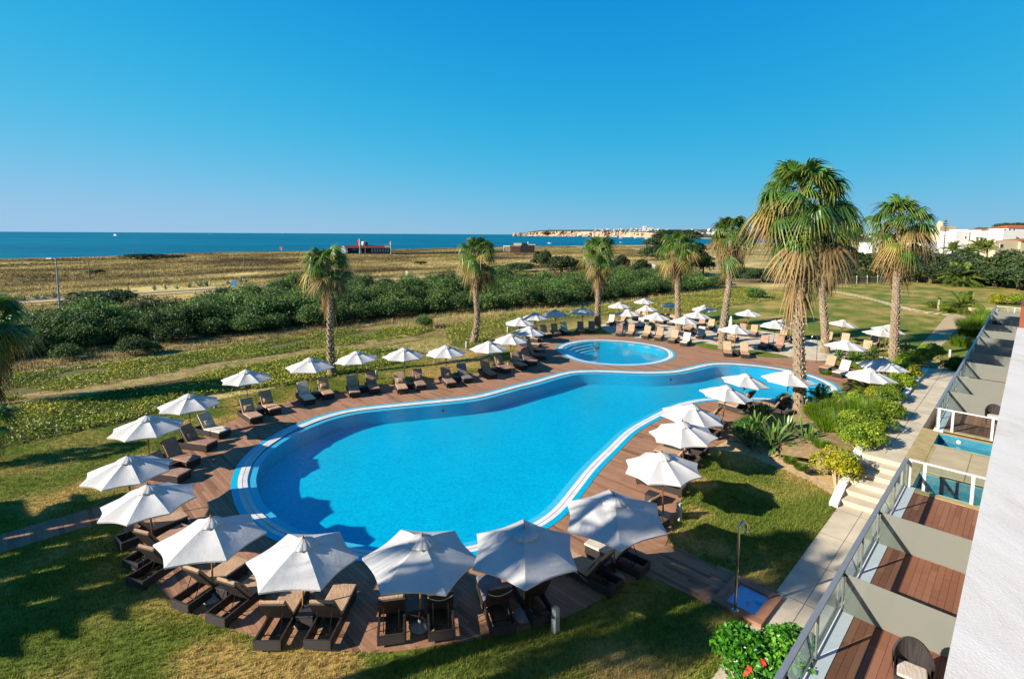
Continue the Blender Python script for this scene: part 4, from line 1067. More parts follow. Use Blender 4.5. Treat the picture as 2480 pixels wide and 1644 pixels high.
def fan_palm(base, path, r0, r1, scale, label, seed, dead=1.0, full=1.0, tall=1.0, group='fan palms around the pools'):
    """base and path: world points up the trunk; the last one is the middle of the crown"""
    rnd = random.Random(seed); root = empty('fan_palm', tuple(base), 0, label, 'palm tree', group)
    P = [Vector((0, 0, -.05))] + [p - base for p in path]; P = spline(P, 6, False); n = len(P); Ht = P[-1].z
    r0 *= .8; r1 *= .66
    rad = [r1 + (r0 - r1) * (1 - p.z / Ht) ** 1.2 + .16 * max(0, 1 - p.z / 1.0) ** 2 * r0 / .35 for p in P]
    MB().tube(P, [x * .93 for x in rad], 14).build('trunk', MAT['trunk'], root)
    m = MB(); z = .45; k = 0; top = P[-1].z
    while z < top - .1:
        f = z / Ht
        j = max(i for i in range(n) if P[i].z <= z) if z > P[0].z else 0; j = min(j, n - 2)
        q = (z - P[j].z) / max(1e-6, P[j + 1].z - P[j].z); c = P[j].lerp(P[j + 1], q); r = rad[j] + (rad[j + 1] - rad[j]) * q
        cnt_ = 7; step = .19 * (r / .2) ** .5
        for i in range(cnt_):
            if rnd.random() < .04: continue
            a = 2 * math.pi * (i + .5 * (k % 2)) / cnt_ + rnd.uniform(-.08, .08); o = Vector((math.cos(a), math.sin(a), 0)); s_ = Vector((-o.y, o.x, 0)); u_ = Vector((0, 0, 1))
            wd = r * .42 * rnd.uniform(.85, 1.1); h = step * 1.75 * rnd.uniform(.85, 1.2); out = r * rnd.uniform(.2, .42) * (1.5 if f > .93 else 1)
            b = c + o * r * .9
            vs = [b - u_ * h * .5, b - s_ * wd, b + s_ * wd, b - s_ * wd * .62 + u_ * h * .55 + o * out, b + s_ * wd * .62 + u_ * h * .55 + o * out, b - s_ * wd * .6 + u_ * h * .52, b + s_ * wd * .6 + u_ * h * .52]
            m.add(vs, [(0, 2, 1), (1, 2, 4, 3), (3, 4, 6, 5), (1, 3, 5), (2, 6, 4)])
        z += step * rnd.uniform(.9, 1.1); k += 1
    o = m.build('leaf_bases', MAT['boot'], root); o['kind'] = 'stuff'
    c = P[-1]
    for el, num, ms in FR:
        num = num * (dead if el < -45 else full); num = max(2, int(num + rnd.random())); a0 = rnd.uniform(0, 6.3)
        for i in range(num):
            a = a0 + 2 * math.pi * i / num + rnd.uniform(-.3, .3); s = scale * rnd.uniform(.8, 1.14)
            ja = 1 if el > -45 else .3
            dz = -tall * float(np.interp(el, (-87, -74, -42, 4, 44, 80), (1.8, 1.6, 1.2, .55, .15, 0))) * rnd.uniform(.5, 1.35)
            link('frond', rnd.choice(ms), root, (c.x, c.y, c.z + dz * scale), (rnd.uniform(-.45, .45) * ja, rnd.uniform(-.32, .32) * ja, a), (s, s * rnd.uniform(.8, 1.15), s))
    return root
def px_palm(bpx, pts, r0, r1, scale, label, seed, **kw):
    b = at(*bpx); return fan_palm(b, [at_depth(x, y, b) for x, y in pts], r0, r1, scale, label, seed, **kw)
px_palm((803, 908), [(801, 860), (799, 800), (800, 740), (794, 632)], .36, .24, .96, 'first palm from the left, slim trunk behind the seaward parasols', 1, dead=.55, full=.85)
px_palm((1147, 828), [(1156, 775), (1153, 720), (1155, 680), (1158, 606)], .4, .23, 1.08, 'second palm from the left with a slightly bent trunk foot', 2, dead=.5, full=.85)
px_palm((1447, 793), [(1448, 740), (1449, 700), (1451, 660), (1451, 598)], .42, .26, 1.12, 'third palm from the left beside the round pool', 3, dead=.8, full=.85)
px_palm((1645, 800), [(1642, 750), (1641, 710), (1641, 660), (1642, 592)], .42, .28, 1.12, 'slim yellowing palm rising from the patio before the dark pine', 4, dead=.8, full=.8)
px_palm((1750, 844), [(1752, 790), (1760, 730), (1767, 680), (1772, 556)], .42, .27, 1.12, 'palm leaning right, just left of the tallest palm', 5, dead=.9)
px_palm((1935, 1003), [(1937, 920), (1933, 820), (1937, 730), (1940, 640), (1945, 455)], .42, .31, 1.42, 'tallest palm with a thick skirt of dead fronds, in front of the pool end', 6, dead=1.3, full=1.35, tall=1.5)
px_palm((1999, 854), [(1998, 800), (1993, 740), (1992, 690), (2010, 530)], .42, .27, 1.45, 'palm standing behind the tallest one, crowns merging', 7, dead=1.2, tall=1.2)
px_palm((2164, 872), [(2166, 810), (2170, 740), (2172, 680), (2181, 520)], .42, .31, 1.3, 'rightmost palm above the terraces, long golden skirt', 8, dead=1.3, tall=1.2)
b9 = Vector((-31.6, 30.4, 0))
fan_palm(b9, [b9 + Vector((.1, 0, 2.2)), b9 + Vector((.2, .1, 5.6))], .4, .3, 1.12, 'dark palm cut off by the left picture edge', 9, dead=1.1, full=1.1, tall=1.1)
b10 = at(-60, 1130); fan_palm(b10, [at_depth(-45, 1070, b10), at_depth(-38, 1010, b10)], .3, .25, .62, 'low palm below the one at the left picture edge', 10, dead=.2, full=.6)
# two palms behind and left of the camera, whose shade lies over the front loungers
for (sx, sy), hgt, sc2, sd in (((-15.9, 6.4), 12.4, 1.1, 21), ((-16.9, 4.6), 13.6, 1.15, 22)):
    b = Vector((sx, sy, 0))
    fan_palm(b, [b + Vector((.1, 0, hgt * .5)), b + Vector((0, .1, hgt))], .45, .34, sc2, 'palm whose shade falls over the ' + ('front loungers' if sd == 21 else 'boarded shower path'), sd, dead=.45, full=.3)

# ------------------------------------------------------------------ leaf masses
def blades(pts, k, ln, wd, spread, mat, name, tone, seed, up=1.0, quads=False):
    """tufts: k thin triangles at every point"""
    r = np.random.default_rng(seed); n = len(pts); P = np.repeat(np.asarray(pts, float), k, 0); N = n * k
    a = r.uniform(0, 2 * np.pi, N); l = ln * r.uniform(.6, 1.25, N); sp_ = spread * r.uniform(.2, 1, N)
    o = np.stack([np.cos(a), np.sin(a), np.zeros(N)], 1); s = np.stack([-np.sin(a), np.cos(a), np.zeros(N)], 1)
    P = P + np.stack([r.normal(0, ln * .35, N), r.normal(0, ln * .35, N), np.zeros(N)], 1)
    tip = P + o * (l * sp_)[:, None] + np.array([0, 0, 1.0]) * (l * up * np.sqrt(np.maximum(.05, 1 - sp_ ** 2 * .8)))[:, None]
    w_ = (wd * r.uniform(.7, 1.3, N))[:, None]
    V = np.stack([P - s * w_, P + s * w_, tip], 1).reshape(-1, 3); F = np.arange(N * 3).reshape(-1, 3)
    T = np.clip(np.repeat(np.asarray(tone, float), k) + r.normal(0, .12, N), 0, 1); T = np.repeat(T, 3)
    return link(name, fast_mesh(name, V, F, mat, T))
def leaves_np(C_, Nn, size, r, asp=.5, bend=.25):
    """quads with a bent middle at centres C_, facing Nn"""
    N = len(C_); t = r.normal(size=(N, 3)); Nn = Nn / np.maximum(1e-6, np.linalg.norm(Nn, axis=1))[:, None]
    t -= Nn * (t * Nn).sum(1)[:, None]; t /= np.maximum(1e-6, np.linalg.norm(t, axis=1))[:, None]; b = np.cross(Nn, t)
    s = (size * r.uniform(.6, 1.3, N))[:, None]
    V = np.stack([C_ - t * s * .5, C_ + b * s * asp * .5 - Nn * s * bend * .3, C_ + t * s * .5 - Nn * s * bend, C_ - b * s * asp * .5 - Nn * s * bend * .3], 1).reshape(-1, 3)
    return V, np.arange(N * 4).reshape(-1, 4)
def crown(rx, ry, rz, n, size, nl, seed, dome=True, core=True, asp=.5, lob=.42, zc=None):
    """leaf cloud on lobes: returns V, F, T"""
    r = np.random.default_rng(seed); zc = rz * .45 if zc is None else zc
    d = r.normal(size=(nl, 3)); d /= np.linalg.norm(d, axis=1)[:, None]
    if dome: d[:, 2] = np.abs(d[:, 2]) * .9 - .05
    ctr = d * np.array([rx, ry, rz]) * (1 - lob) * r.uniform(.75, 1.08, (nl, 1)); rad = lob * r.uniform(.75, 1.25, nl)
    i = r.integers(0, nl, n); q = r.normal(size=(n, 3)); q /= np.linalg.norm(q, axis=1)[:, None]
    q[:, 2] = np.where(r.random(n) < .7, np.abs(q[:, 2]), q[:, 2])
    sh = r.uniform(.62, 1.06, n) ** .6
    P = ctr[i] + q * (rad[i] * sh)[:, None] * np.array([rx, ry, rz]); P[:, 2] += zc
    k = P[:, 2] > .02; P, q, i = P[k], q[k], i[k]
    V, F = leaves_np(P, q + r.normal(0, .55, q.shape), size, r, asp)
    lt = r.uniform(.2, .75, nl); T = np.clip(lt[i] + r.normal(0, .2, len(P)), 0, 1); T = np.repeat(T, 4)
    return V, F, T
def stems_mesh(rx, h, n, seed, mat, rad=.04):
    rnd = random.Random(seed); m = MB()
    for i in range(n):
        a = rnd.uniform(0, 6.3); q = rnd.uniform(.25, .7) * rx
        m.tube([(math.cos(a) * .1 * rx, math.sin(a) * .1 * rx, -.05), (math.cos(a) * q * .5, math.sin(a) * q * .5, h * .4), (math.cos(a) * q, math.sin(a) * q, h * .8)], [rad, rad * .8, rad * .4], 5)
    return m.mesh('stems', mat)
HV = []
def hedge_mesh(rx, rz, s):
    V, F, T = crown(rx, rx, rz, 6500, .17, 24, 40 + s, lob=.3, asp=.42)
    r = np.random.default_rng(s); n = 900; d = r.normal(size=(n, 3)); d[:, 2] = np.abs(d[:, 2]) + .1; d /= np.linalg.norm(d, axis=1)[:, None]     # loose shoots
    P = d * np.array([rx, rx, rz]) * r.uniform(.85, 1.16, n)[:, None]; P[:, 2] += rz * .42
    V2, F2 = leaves_np(P, r.normal(size=(n, 3)), .26, r, .3); T2 = np.repeat(np.clip(r.normal(.75, .2, n), 0, 1), 4)
    return fast_mesh('foliage', np.concatenate([V, V2]), np.concatenate([F, F2 + len(V)]), MAT['hedge'], np.concatenate([T, T2]))
for s in range(6):
    r_ = random.Random(s); rx = r_.uniform(1.7, 2.2); rz = r_.uniform(1.5, 2.0)
    HV.append((hedge_mesh(rx, rz, s), stems_mesh(rx, rz, 5, s, MAT['bark'])))
def vfront(u):
    X = (-10, 10, 22, 37, 46, 56, 70, 87, 104); Y = (59.5, 58.5, 58.3, 56.5, 54.5, 49.5, 48, 46.5, 45.5)
    return float(np.interp(u, X, Y))
rnd = random.Random(5); nsh = 0
def hedge_label(u):
    for lim, t in ((5, 'behind the left edge palm'), (18, 'left of the first palm'), (33, 'between the first and second palms'), (48, 'between the second and third palms'), (62, 'right of the third palm'), (200, 'behind the leaning palm')):
        if u < lim: return t
SZ = lambda s: 'large' if s > 1.12 else 'small' if s < .92 else 'dense'
ROW = ('front edge', 'just behind the front', 'third row back', 'inner part', 'middle part', 'upper half', 'near the back', 'back row', 'rearmost row')
def shrub(u, v, s, lab, grp='shrubs of the thick hedge band', vz=None):
    p = UV(u, v, hz(u, v) - .1); o = empty('shrub', tuple(p), rnd.uniform(0, 6.3), lab, 'shrub', grp); f, st_ = rnd.choice(HV)
    sx = s * rnd.uniform(.85, 1.15)
    link('foliage', f, o, (0, 0, 0), (0, 0, 0), (sx, s, s * rnd.uniform(.85, 1.2))); link('stems', st_, o, (0, 0, 0), (0, 0, 0), s); return o
for k, dv in enumerate((0, 2.6, 5.4, 8.6, 12.4, 17, 22, 28, 34)):
    u = -3 + rnd.uniform(0, 2)
    while u < 104:
        v = vfront(u) + dv + rnd.uniform(-.9, .9); skip = (dv > 18 and u < 24) or (dv > 28 and u < 34) or (u > 78 and dv > 22)
        skip = skip or (dv == 17 and u < 22 and rnd.random() < .3)
        s = rnd.uniform(.78, 1.12) * (1.15 if dv > 2 else .92)
        if not skip and rnd.random() > .05: shrub(u, v, s, SZ(s) + ' dark green shrub, ' + ROW[k] + ', thick hedge ' + hedge_label(u))
        u += rnd.uniform(2.9, 3.7) * (1.25 if dv > 15 else 1)
for (px, py), s, lab in (((160, 872), .55, 'small lone shrub before the hedge near the left edge'), ((322, 860), .62, 'round lone shrub before the hedge, left of the first parasols'), ((1027, 793), .62, 'small round shrub standing alone before the hedge between two palms'), ((1830, 722), .9, 'low bush before the slat fence behind the tallest palm'), ((370, 855), .35, 'tiny twiggy bush right of the round lone shrub'), ((1590, 712), .55, 'small bush in golden grass right of the third palm')):
    p = at(px, py); u, v = uv(p); shrub(u, v, s, lab, 'lone shrubs before the hedge')
# ground cover beds
def poly_uv(P): return [uv(p) for p in P]
def in_area(poly, n, seed):
    r = np.random.default_rng(seed); q = np.array([(p.x, p.y) for p in poly]); lo, hi = q.min(0), q.max(0)
    pts = r.uniform(lo, hi, (n, 2)); return pts[inside(pts[:, 0], pts[:, 1], q)]
def nz(pts, s, off=0.0): return np.array([noise.noise(Vector((x * s, y * s, off))) for x, y in pts])
GC1 = spline([UV(-8, 36), UV(4, 35.3), UV(9.4, 37.3), UV(14, 36), UV(20, 36), UV(24.5, 36.3), UV(26, 39), UV(22, 43.2), UV(14, 43.4), UV(6, 42.2), UV(-8, 42.6)], 5)
GC2 = spline([UV(-8, 44.6), UV(6, 44.9), UV(12, 46), UV(20, 45.6), UV(28, 44.4), UV(34, 47), UV(27, 51.8), UV(17, 52), UV(8, 51.6), UV(-8, 52.6)], 5)
GC3 = spline(PX([(1090,835),(1140,842),(1200,813),(1232,803),(1294,786),(1353,774),(1410,768),(1467,762),(1560,757),(1660,757),(1724,750),(1771,741),(1850,730),(1904,722)]), 4, False) + [UV(110, 41.5), UV(96, 42.5), UV(87, 43.2), UV(70, 44.6), UV(56, 45.6), UV(46, 49.5), UV(36, 47.5)]
MAT['cover_soil'] = simple('ground_cover_soil', L(104, 98, 42), .95, var=.35, scale=2, bump=.8, bscale=14, bdist=.06)
for nm, poly, lab, seed, tn in (('a', GC1, 'leafy yellow green ground cover bed nearest the seaward loungers', 1, .42), ('b', GC2, 'second ground cover bed, below the hedge', 2, .4), ('c', GC3, 'yellow green ground cover bed curving behind the round pool', 3, .55)):
    g = sheet('cover_bed', [poly], .0, MAT['cover_soil']); tag(g, lab, None, None, 'structure')
    pts = in_area(poly, 30000, seed); d = nz(pts, .35, seed); keep = d > (-.5 if nm != 'b' else -.3); pts = pts[keep]; d = d[keep]
    r = np.random.default_rng(seed + 5); k = 5; P = np.repeat(pts, k, 0); N = len(P)
    hgt = np.repeat(.14 + .22 * np.clip(d + .35, 0, 1), k) * r.uniform(.3, 1.15, N)
    Cc = np.stack([P[:, 0] + r.normal(0, .12, N), P[:, 1] + r.normal(0, .12, N), hgt], 1)
    V, F = leaves_np(Cc, np.stack([r.normal(0, .6, N), r.normal(0, .6, N), np.ones(N) * .8], 1), .14, r, .62)
    T = np.clip(np.repeat(tn + .35 * nz(pts, .22, 8 + seed), k) + r.normal(0, .2, N), 0, 1)
    o = link('ground_cover', fast_mesh('ground_cover', V, F, MAT['cover'], np.repeat(T, 4))); tag(o, 'mat of fleshy leaves, ' + lab, 'ground cover', None, 'stuff')
stp = [UV(-6, 41.8), UV(10, 42.0), UV(20, 43.0), UV(34, 42.6), UV(34, 46), UV(20, 46), UV(10, 46.2), UV(-6, 45.6)]
a = in_area(stp, 9000, 31); o = blades(np.stack([a[:, 0], a[:, 1], np.zeros(len(a))], 1), 4, .16, .014, .8, MAT['dune'], 'dry_grass', np.clip(.55 + .5 * nz(a, .3, 3), 0, 1), 32); tag(o, 'short dry grass between the two ground cover beds', 'grass', None, 'stuff')
# lawn grass, thick near the camera, thinner further off
def lawn_pts(n, u0, u1, v0, v1, seed):
    r = np.random.default_rng(seed); U = r.uniform(u0, u1, n); Vv = r.uniform(v0, v1, n); return np.stack([U * E1.x + Vv * E2.x, U * E1.y + Vv * E2.y], 1)
bad = [[(p.x, p.y) for p in q] for q in (DECK, SPATH, LPATH, [UV(-40, -30), UV(172, -30), UV(172, PV1 + .02), UV(-40, PV1 + .02)], bq, GC1, PATIO, [UV(52, 5.4), UV(91, 5.8), UV(91, 7.6), UV(52, 7.2)])]
soilp = [(p.x, p.y) for p in PX([(1727,1085),(1765,1060),(1800,1015),(1850,996),(2000,988),(2090,950),(2050,1210),(2030,1205),(1960,1165),(1880,1130),(1800,1098)])]
trayp = [(p.x, p.y) for p in PX([(1728,1470),(1795,1402),(1905,1440),(1835,1520)])]
def clean(pts):
    k = np.ones(len(pts), bool)
    for q in bad + [soilp, trayp]: k &= ~inside(pts[:, 0], pts[:, 1], q)
    return pts[k]
gp = []
a = clean(lawn_pts(150000, -6, 26, 4, 36, 3)); dist = np.hypot(a[:, 0], a[:, 1]); r = np.random.default_rng(1)
vis = (np.abs(a[:, 0]) < a[:, 1] * 1.02 + 2) & (a[:, 1] > 6)
a = a[vis & (r.random(len(a)) < np.clip(22 / dist[:len(a)], .35, 1))]
tn = np.array([dryness(Vector((x, y, 0))) for x, y in a])
P3 = np.stack([a[:, 0], a[:, 1], np.full(len(a), -.02)], 1)
o = blades(P3, 5, .1, .008, .75, MAT['grass'], 'grass', np.clip(.28 + .55 * tn, .05, 1), 4); tag(o, 'short lawn grass around the near deck', 'grass', None, 'stuff')
a = clean(lawn_pts(60000, 10, 62, 4, 46, 5)); a = a[(np.hypot(a[:, 0], a[:, 1]) > 30)]
tn = np.array([dryness(Vector((x, y, 0))) for x, y in a])
o = blades(np.stack([a[:, 0], a[:, 1], np.full(len(a), -.02)], 1), 4, .13, .012, .8, MAT['grass'], 'grass', np.clip(.3 + .55 * tn, .05, 1), 6); tag(o, 'lawn grass further back by the seaward loungers', 'grass', None, 'stuff')
# dune grass
r = np.random.default_rng(12); n = 120000; q = r.random(n) ** 1.35; v = 53 + q * 262; u = r.uniform(-12, 55 + v * 1.35, n)
X = u * E1.x + v * E2.x; Y = u * E1.y + v * E2.y; ok = (np.abs(X) < Y * 1.02 + 5) & ((v < 104) | (v > 117)); u, v, X, Y = u[ok], v[ok], X[ok], Y[ok]
nn = np.array([fnoise(a, b) for a, b in zip(u, v)])
keep = nn > -.6; u, v, X, Y, nn = u[keep], v[keep], X[keep], Y[keep], nn[keep]
Z = np.array([hz(a, b) for a, b in zip(u, v)]) - .03
sc_ = np.clip(v / 150, .7, 1.7); PPT = np.stack([X, Y, Z], 1)
for lo, hi, s, w_ in ((0, 100, .42, .03), (100, 180, .55, .06), (180, 400, .7, .1)):
    k = (v >= lo) & (v < hi); o = blades(PPT[k], 4, s, w_, .75, MAT['dune'], 'dune_grass', np.clip(.5 - .6 * nn[k], 0, 1), lo + 1); tag(o, 'dry dune grass ' + ('close behind the hedge' if lo == 0 else 'in the middle of the field' if lo == 100 else 'on the dunes before the beach'), 'dune grass', None, 'stuff')
a = in_area(GC3 and [UV(32, 46), UV(44, 46), UV(56, 45), UV(72, 43.8), UV(100, 41.5), UV(100, 45), UV(72, 47.5), UV(56, 49), UV(46, 53.5), UV(32, 55)], 7000, 9)
o = blades(np.stack([a[:, 0], a[:, 1], np.zeros(len(a))], 1), 6, .55, .02, .6, MAT['dune'], 'tall_grass', np.full(len(a), .72), 5); tag(o, 'tall golden grass along the foot of the hedge', 'grass', None, 'stuff')
# ------------------------------------------------------------------ garden bed plants
def blade_leaf_mesh(ln, wd, el, droop, seed):
    rnd = random.Random(seed); V = []; F = []; T = []; e = math.radians(el); n = 7
    for i in range(n + 1):
        s = i / n; x = math.cos(e) * ln * s; z = math.sin(e) * ln * s - droop * ln * s ** 2.2; x += droop * .25 * ln * s * s
        w_ = .012 if s < .32 else wd * math.sin(math.pi * min(1, (s - .32) / .68 * .93 + .07)) ** .8
        tw = .25 * math.sin(s * 2 + seed)
        V += [(x, -w_, z + w_ * .5 + tw * w_), (x, 0, z), (x, w_, z + w_ * .5 - tw * w_)]; T += [s * .5, s, s * .5 + .1]
    for i in range(n):
        b = i * 3; F += [(b, b + 3, b + 4, b + 1), (b + 1, b + 4, b + 5, b + 2)]
    return fast_mesh('leaf', V, F, MAT['strel'], T, True)
BL_ = [blade_leaf_mesh(random.Random(i).uniform(1.25, 1.6), .058 + .014 * (i % 2), el, dr, i) for i, (el, dr) in enumerate(((82, .1), (74, .2), (64, .3), (56, .38), (46, .42), (36, .4)))]
def blade_plant(px, py, s, lab, n=56, grp='broad bladed plants in the beds', z=0):
    p = at(px, py); o = empty('blade_plant', (p.x, p.y, z), 0, lab, 'plant', grp); r_ = random.Random(int(px * 7 + py))
    for i in range(n):
        k = min(5, int(r_.random() ** .9 * 6)); q = s * r_.uniform(.75, 1.15); a = r_.uniform(0, 6.3); off = r_.uniform(0, .28) * s
        link('leaf', BL_[k], o, (math.cos(a) * off, math.sin(a) * off, 0), (r_.uniform(-.2, .2), r_.uniform(-.2, .2), a), q)
for (px, py), s, w_ in (((1872, 1088), 1.08, 'broad bladed plant in front of the tall palm foot'), ((1955, 1092), 1.1, 'largest bladed plant, right of the tall palm, over the bare soil'), ((1832, 1052), 1.0, 'bladed plant beside the round clipped bush'), ((1905, 1056), .95, 'bladed plant pressed against the tall palm trunk'), ((1812, 1082), .8, 'bladed plant in the shade of the round clipped bush'), ((1990, 1062), .9, 'bladed plant behind the largest one'), ((1850, 1018), .85, 'rearmost bladed plant by the deck edge, near the tall palm'),
                        ((2030, 872), .85, 'bladed plant at the end of the patio beside the two poolside loungers'), ((2072, 872), .8, 'bladed plant right behind the two poolside loungers'), ((2112, 866), .85, 'bladed plant left of the rightmost palm foot'), ((2196, 866), .95, 'bladed plant right of the rightmost palm foot'), ((2178, 884), .8, 'bladed plant in front of the rightmost palm foot'), ((2222, 874), .8, 'bladed plant furthest right, by the shaded sandy path')):
    blade_plant(px, py, s, w_)
V, F, T = crown(.92, .92, .85, 5200, .085, 40, 77, True, lob=.3, zc=.42)
BALL = fast_mesh('foliage', V, F, MAT['ball'], T)
core_ = MB().lathe([(.0, .02), (.5, .04), (.76, .3), (.78, .7), (.6, 1.0), (.3, 1.14), (0, 1.17)], 16).mesh('inner_leaves', MAT['ball'])
for (px, py), s, w_ in (((1812, 1064), .95, 'round clipped bright green bush at the deck corner'), ((1906, 988), .75, 'smaller round clipped bush left of the tall palm trunk')):
    p = at(px, py); o = empty('ball_shrub', (p.x, p.y, 0), 0, w_, 'shrub', 'round clipped bushes'); link('foliage', BALL, o, s=s)
def feather_mesh(ln, el, droop, seed, nl=26, lw=.028, ll=.42):
    rnd = random.Random(seed); V = []; F = []; T = []; e = math.radians(el)
    def P(s): return Vector((math.cos(e) * ln * s + droop * .3 * ln * s * s, 0, math.sin(e) * ln * s - droop * ln * s ** 2))
    for i in range(8):
        a, b = P(i / 8), P((i + 1) / 8); k = len(V); w_ = .02 * (1 - i / 9)
        V += [a - Vector((0, w_, 0)), a + Vector((0, w_, 0)), b + Vector((0, w_, 0)), b - Vector((0, w_, 0))]; F.append((k, k + 1, k + 2, k + 3)); T += [.3] * 4
    for i in range(nl):
        s = .15 + .85 * i / nl; c = P(s); t = (P(min(1, s + .02)) - P(s - .02)).normalized()
        for sg in (-1, 1):
            q = ll * ln * math.sin(math.pi * (.18 + .8 * s)) ** .7 * rnd.uniform(.8, 1.1) * .8; d = (t * .55 + Vector((0, sg * .85, .35))).normalized()
            m_ = c + d * q * .55 + Vector((0, 0, .02)); tip = c + d * q + Vector((0, 0, -.32 * q)); k = len(V)
            V += [c, m_ - t * lw, tip, m_ + t * lw]; F.append((k, k + 1, k + 2, k + 3)); x = rnd.uniform(.2, .8); T += [x, x, min(1, x + .3), x]
    return fast_mesh('frond', [tuple(v) for v in V], F, MAT['feather'], T)
FE = [feather_mesh(1.5, el, dr, i) for i, (el, dr) in enumerate(((78, .25), (62, .45), (46, .6), (28, .6), (10, .5)))]
def feather_palm(p, s, lab, n=26, trunk=.5, rad=.17):
    o = empty('feather_palm', tuple(p), 0, lab, 'palm tree', 'small feather palms'); r_ = random.Random(int(p.x * 31))
    MB().tube([(0, 0, -.05), (0, 0, trunk * .6), (0, 0, trunk + .08)], [rad * 1.15, rad, rad * .6], 9).build('trunk', MAT['boot'], o)
    for i in range(n):
        q = s * r_.uniform(.8, 1.15); link('frond', FE[min(4, int(r_.random() * 5))], o, (0, 0, trunk), (r_.uniform(-.15, .15), r_.uniform(-.15, .15), i * 2.399 + r_.uniform(-.2, .2)), q)
feather_palm(at(1986, 992), .85, 'small feathery palm at the right end of the pool, beside the tall trunk', 24)
feather_palm(at(2104, 985), 1.15, 'dark feathery palm under the big parasol right of the pool', 30, .7)
feather_palm(at(2050, 1030), .6, 'tiny feathery palm among the shrubs below the pool end', 18, .3, .1)
SV = []
for s in range(4):
    V, F, T = crown(.95, .95, .85, 4200, .11, 11, 90 + s, asp=.55); SV.append((fast_mesh('foliage', V, F, MAT['shrub'], T), stems_mesh(.7, .8, 6, s, MAT['bark'], .02)))
V, F, T = crown(.95, .95, .9, 3800, .1, 11, 99, asp=.6); YV = (fast_mesh('foliage', V, F, MAT['yellow'], T), stems_mesh(.7, .8, 6, 3, MAT['bark_pale'], .02))
def spiky_mesh(seed, n=900):
    r_ = np.random.default_rng(seed); a = r_.uniform(0, 6.28, n); rr = .9 * np.sqrt(r_.random(n)); P = np.stack([np.cos(a) * rr, np.sin(a) * rr, np.zeros(n)], 1)
    N = n; o = np.stack([np.cos(a), np.sin(a), np.zeros(N)], 1); s_ = np.stack([-np.sin(a), np.cos(a), np.zeros(N)], 1); l = r_.uniform(.5, 1.05, N)[:, None]
    tip = P + o * l * (.2 + .3 * rr[:, None]) + np.array([0, 0, 1]) * l + r_.normal(0, .08, (N, 3)); w_ = .016
    return fast_mesh('foliage', np.stack([P - s_ * w_, P + s_ * w_, tip], 1).reshape(-1, 3), np.arange(3 * N).reshape(-1, 3), MAT['shrub'], np.repeat(np.clip(r_.normal(.22, .25, N), 0, 1), 3))
SPK = [spiky_mesh(i) for i in range(2)]
def gshrub(px, py, s, lab, kind='g', hs=1.0):
    p = at(px, py, .4 if 2040 < px < 2260 and py > 870 else 0); u, v = uv(p); o = empty('garden_shrub', (p.x, p.y, bedz(u, v) if px < 2300 else 0), random.uniform(0, 6), lab, 'shrub', 'garden shrubs in the bed by the path')
    if kind == 's': link('foliage', random.choice(SPK), o, s=(s, s, s * hs)); return
    f, st_ = YV if kind == 'y' else random.choice(SV)
    link('foliage', f, o, s=(s, s, s * hs)); link('stems', st_, o, s=s)
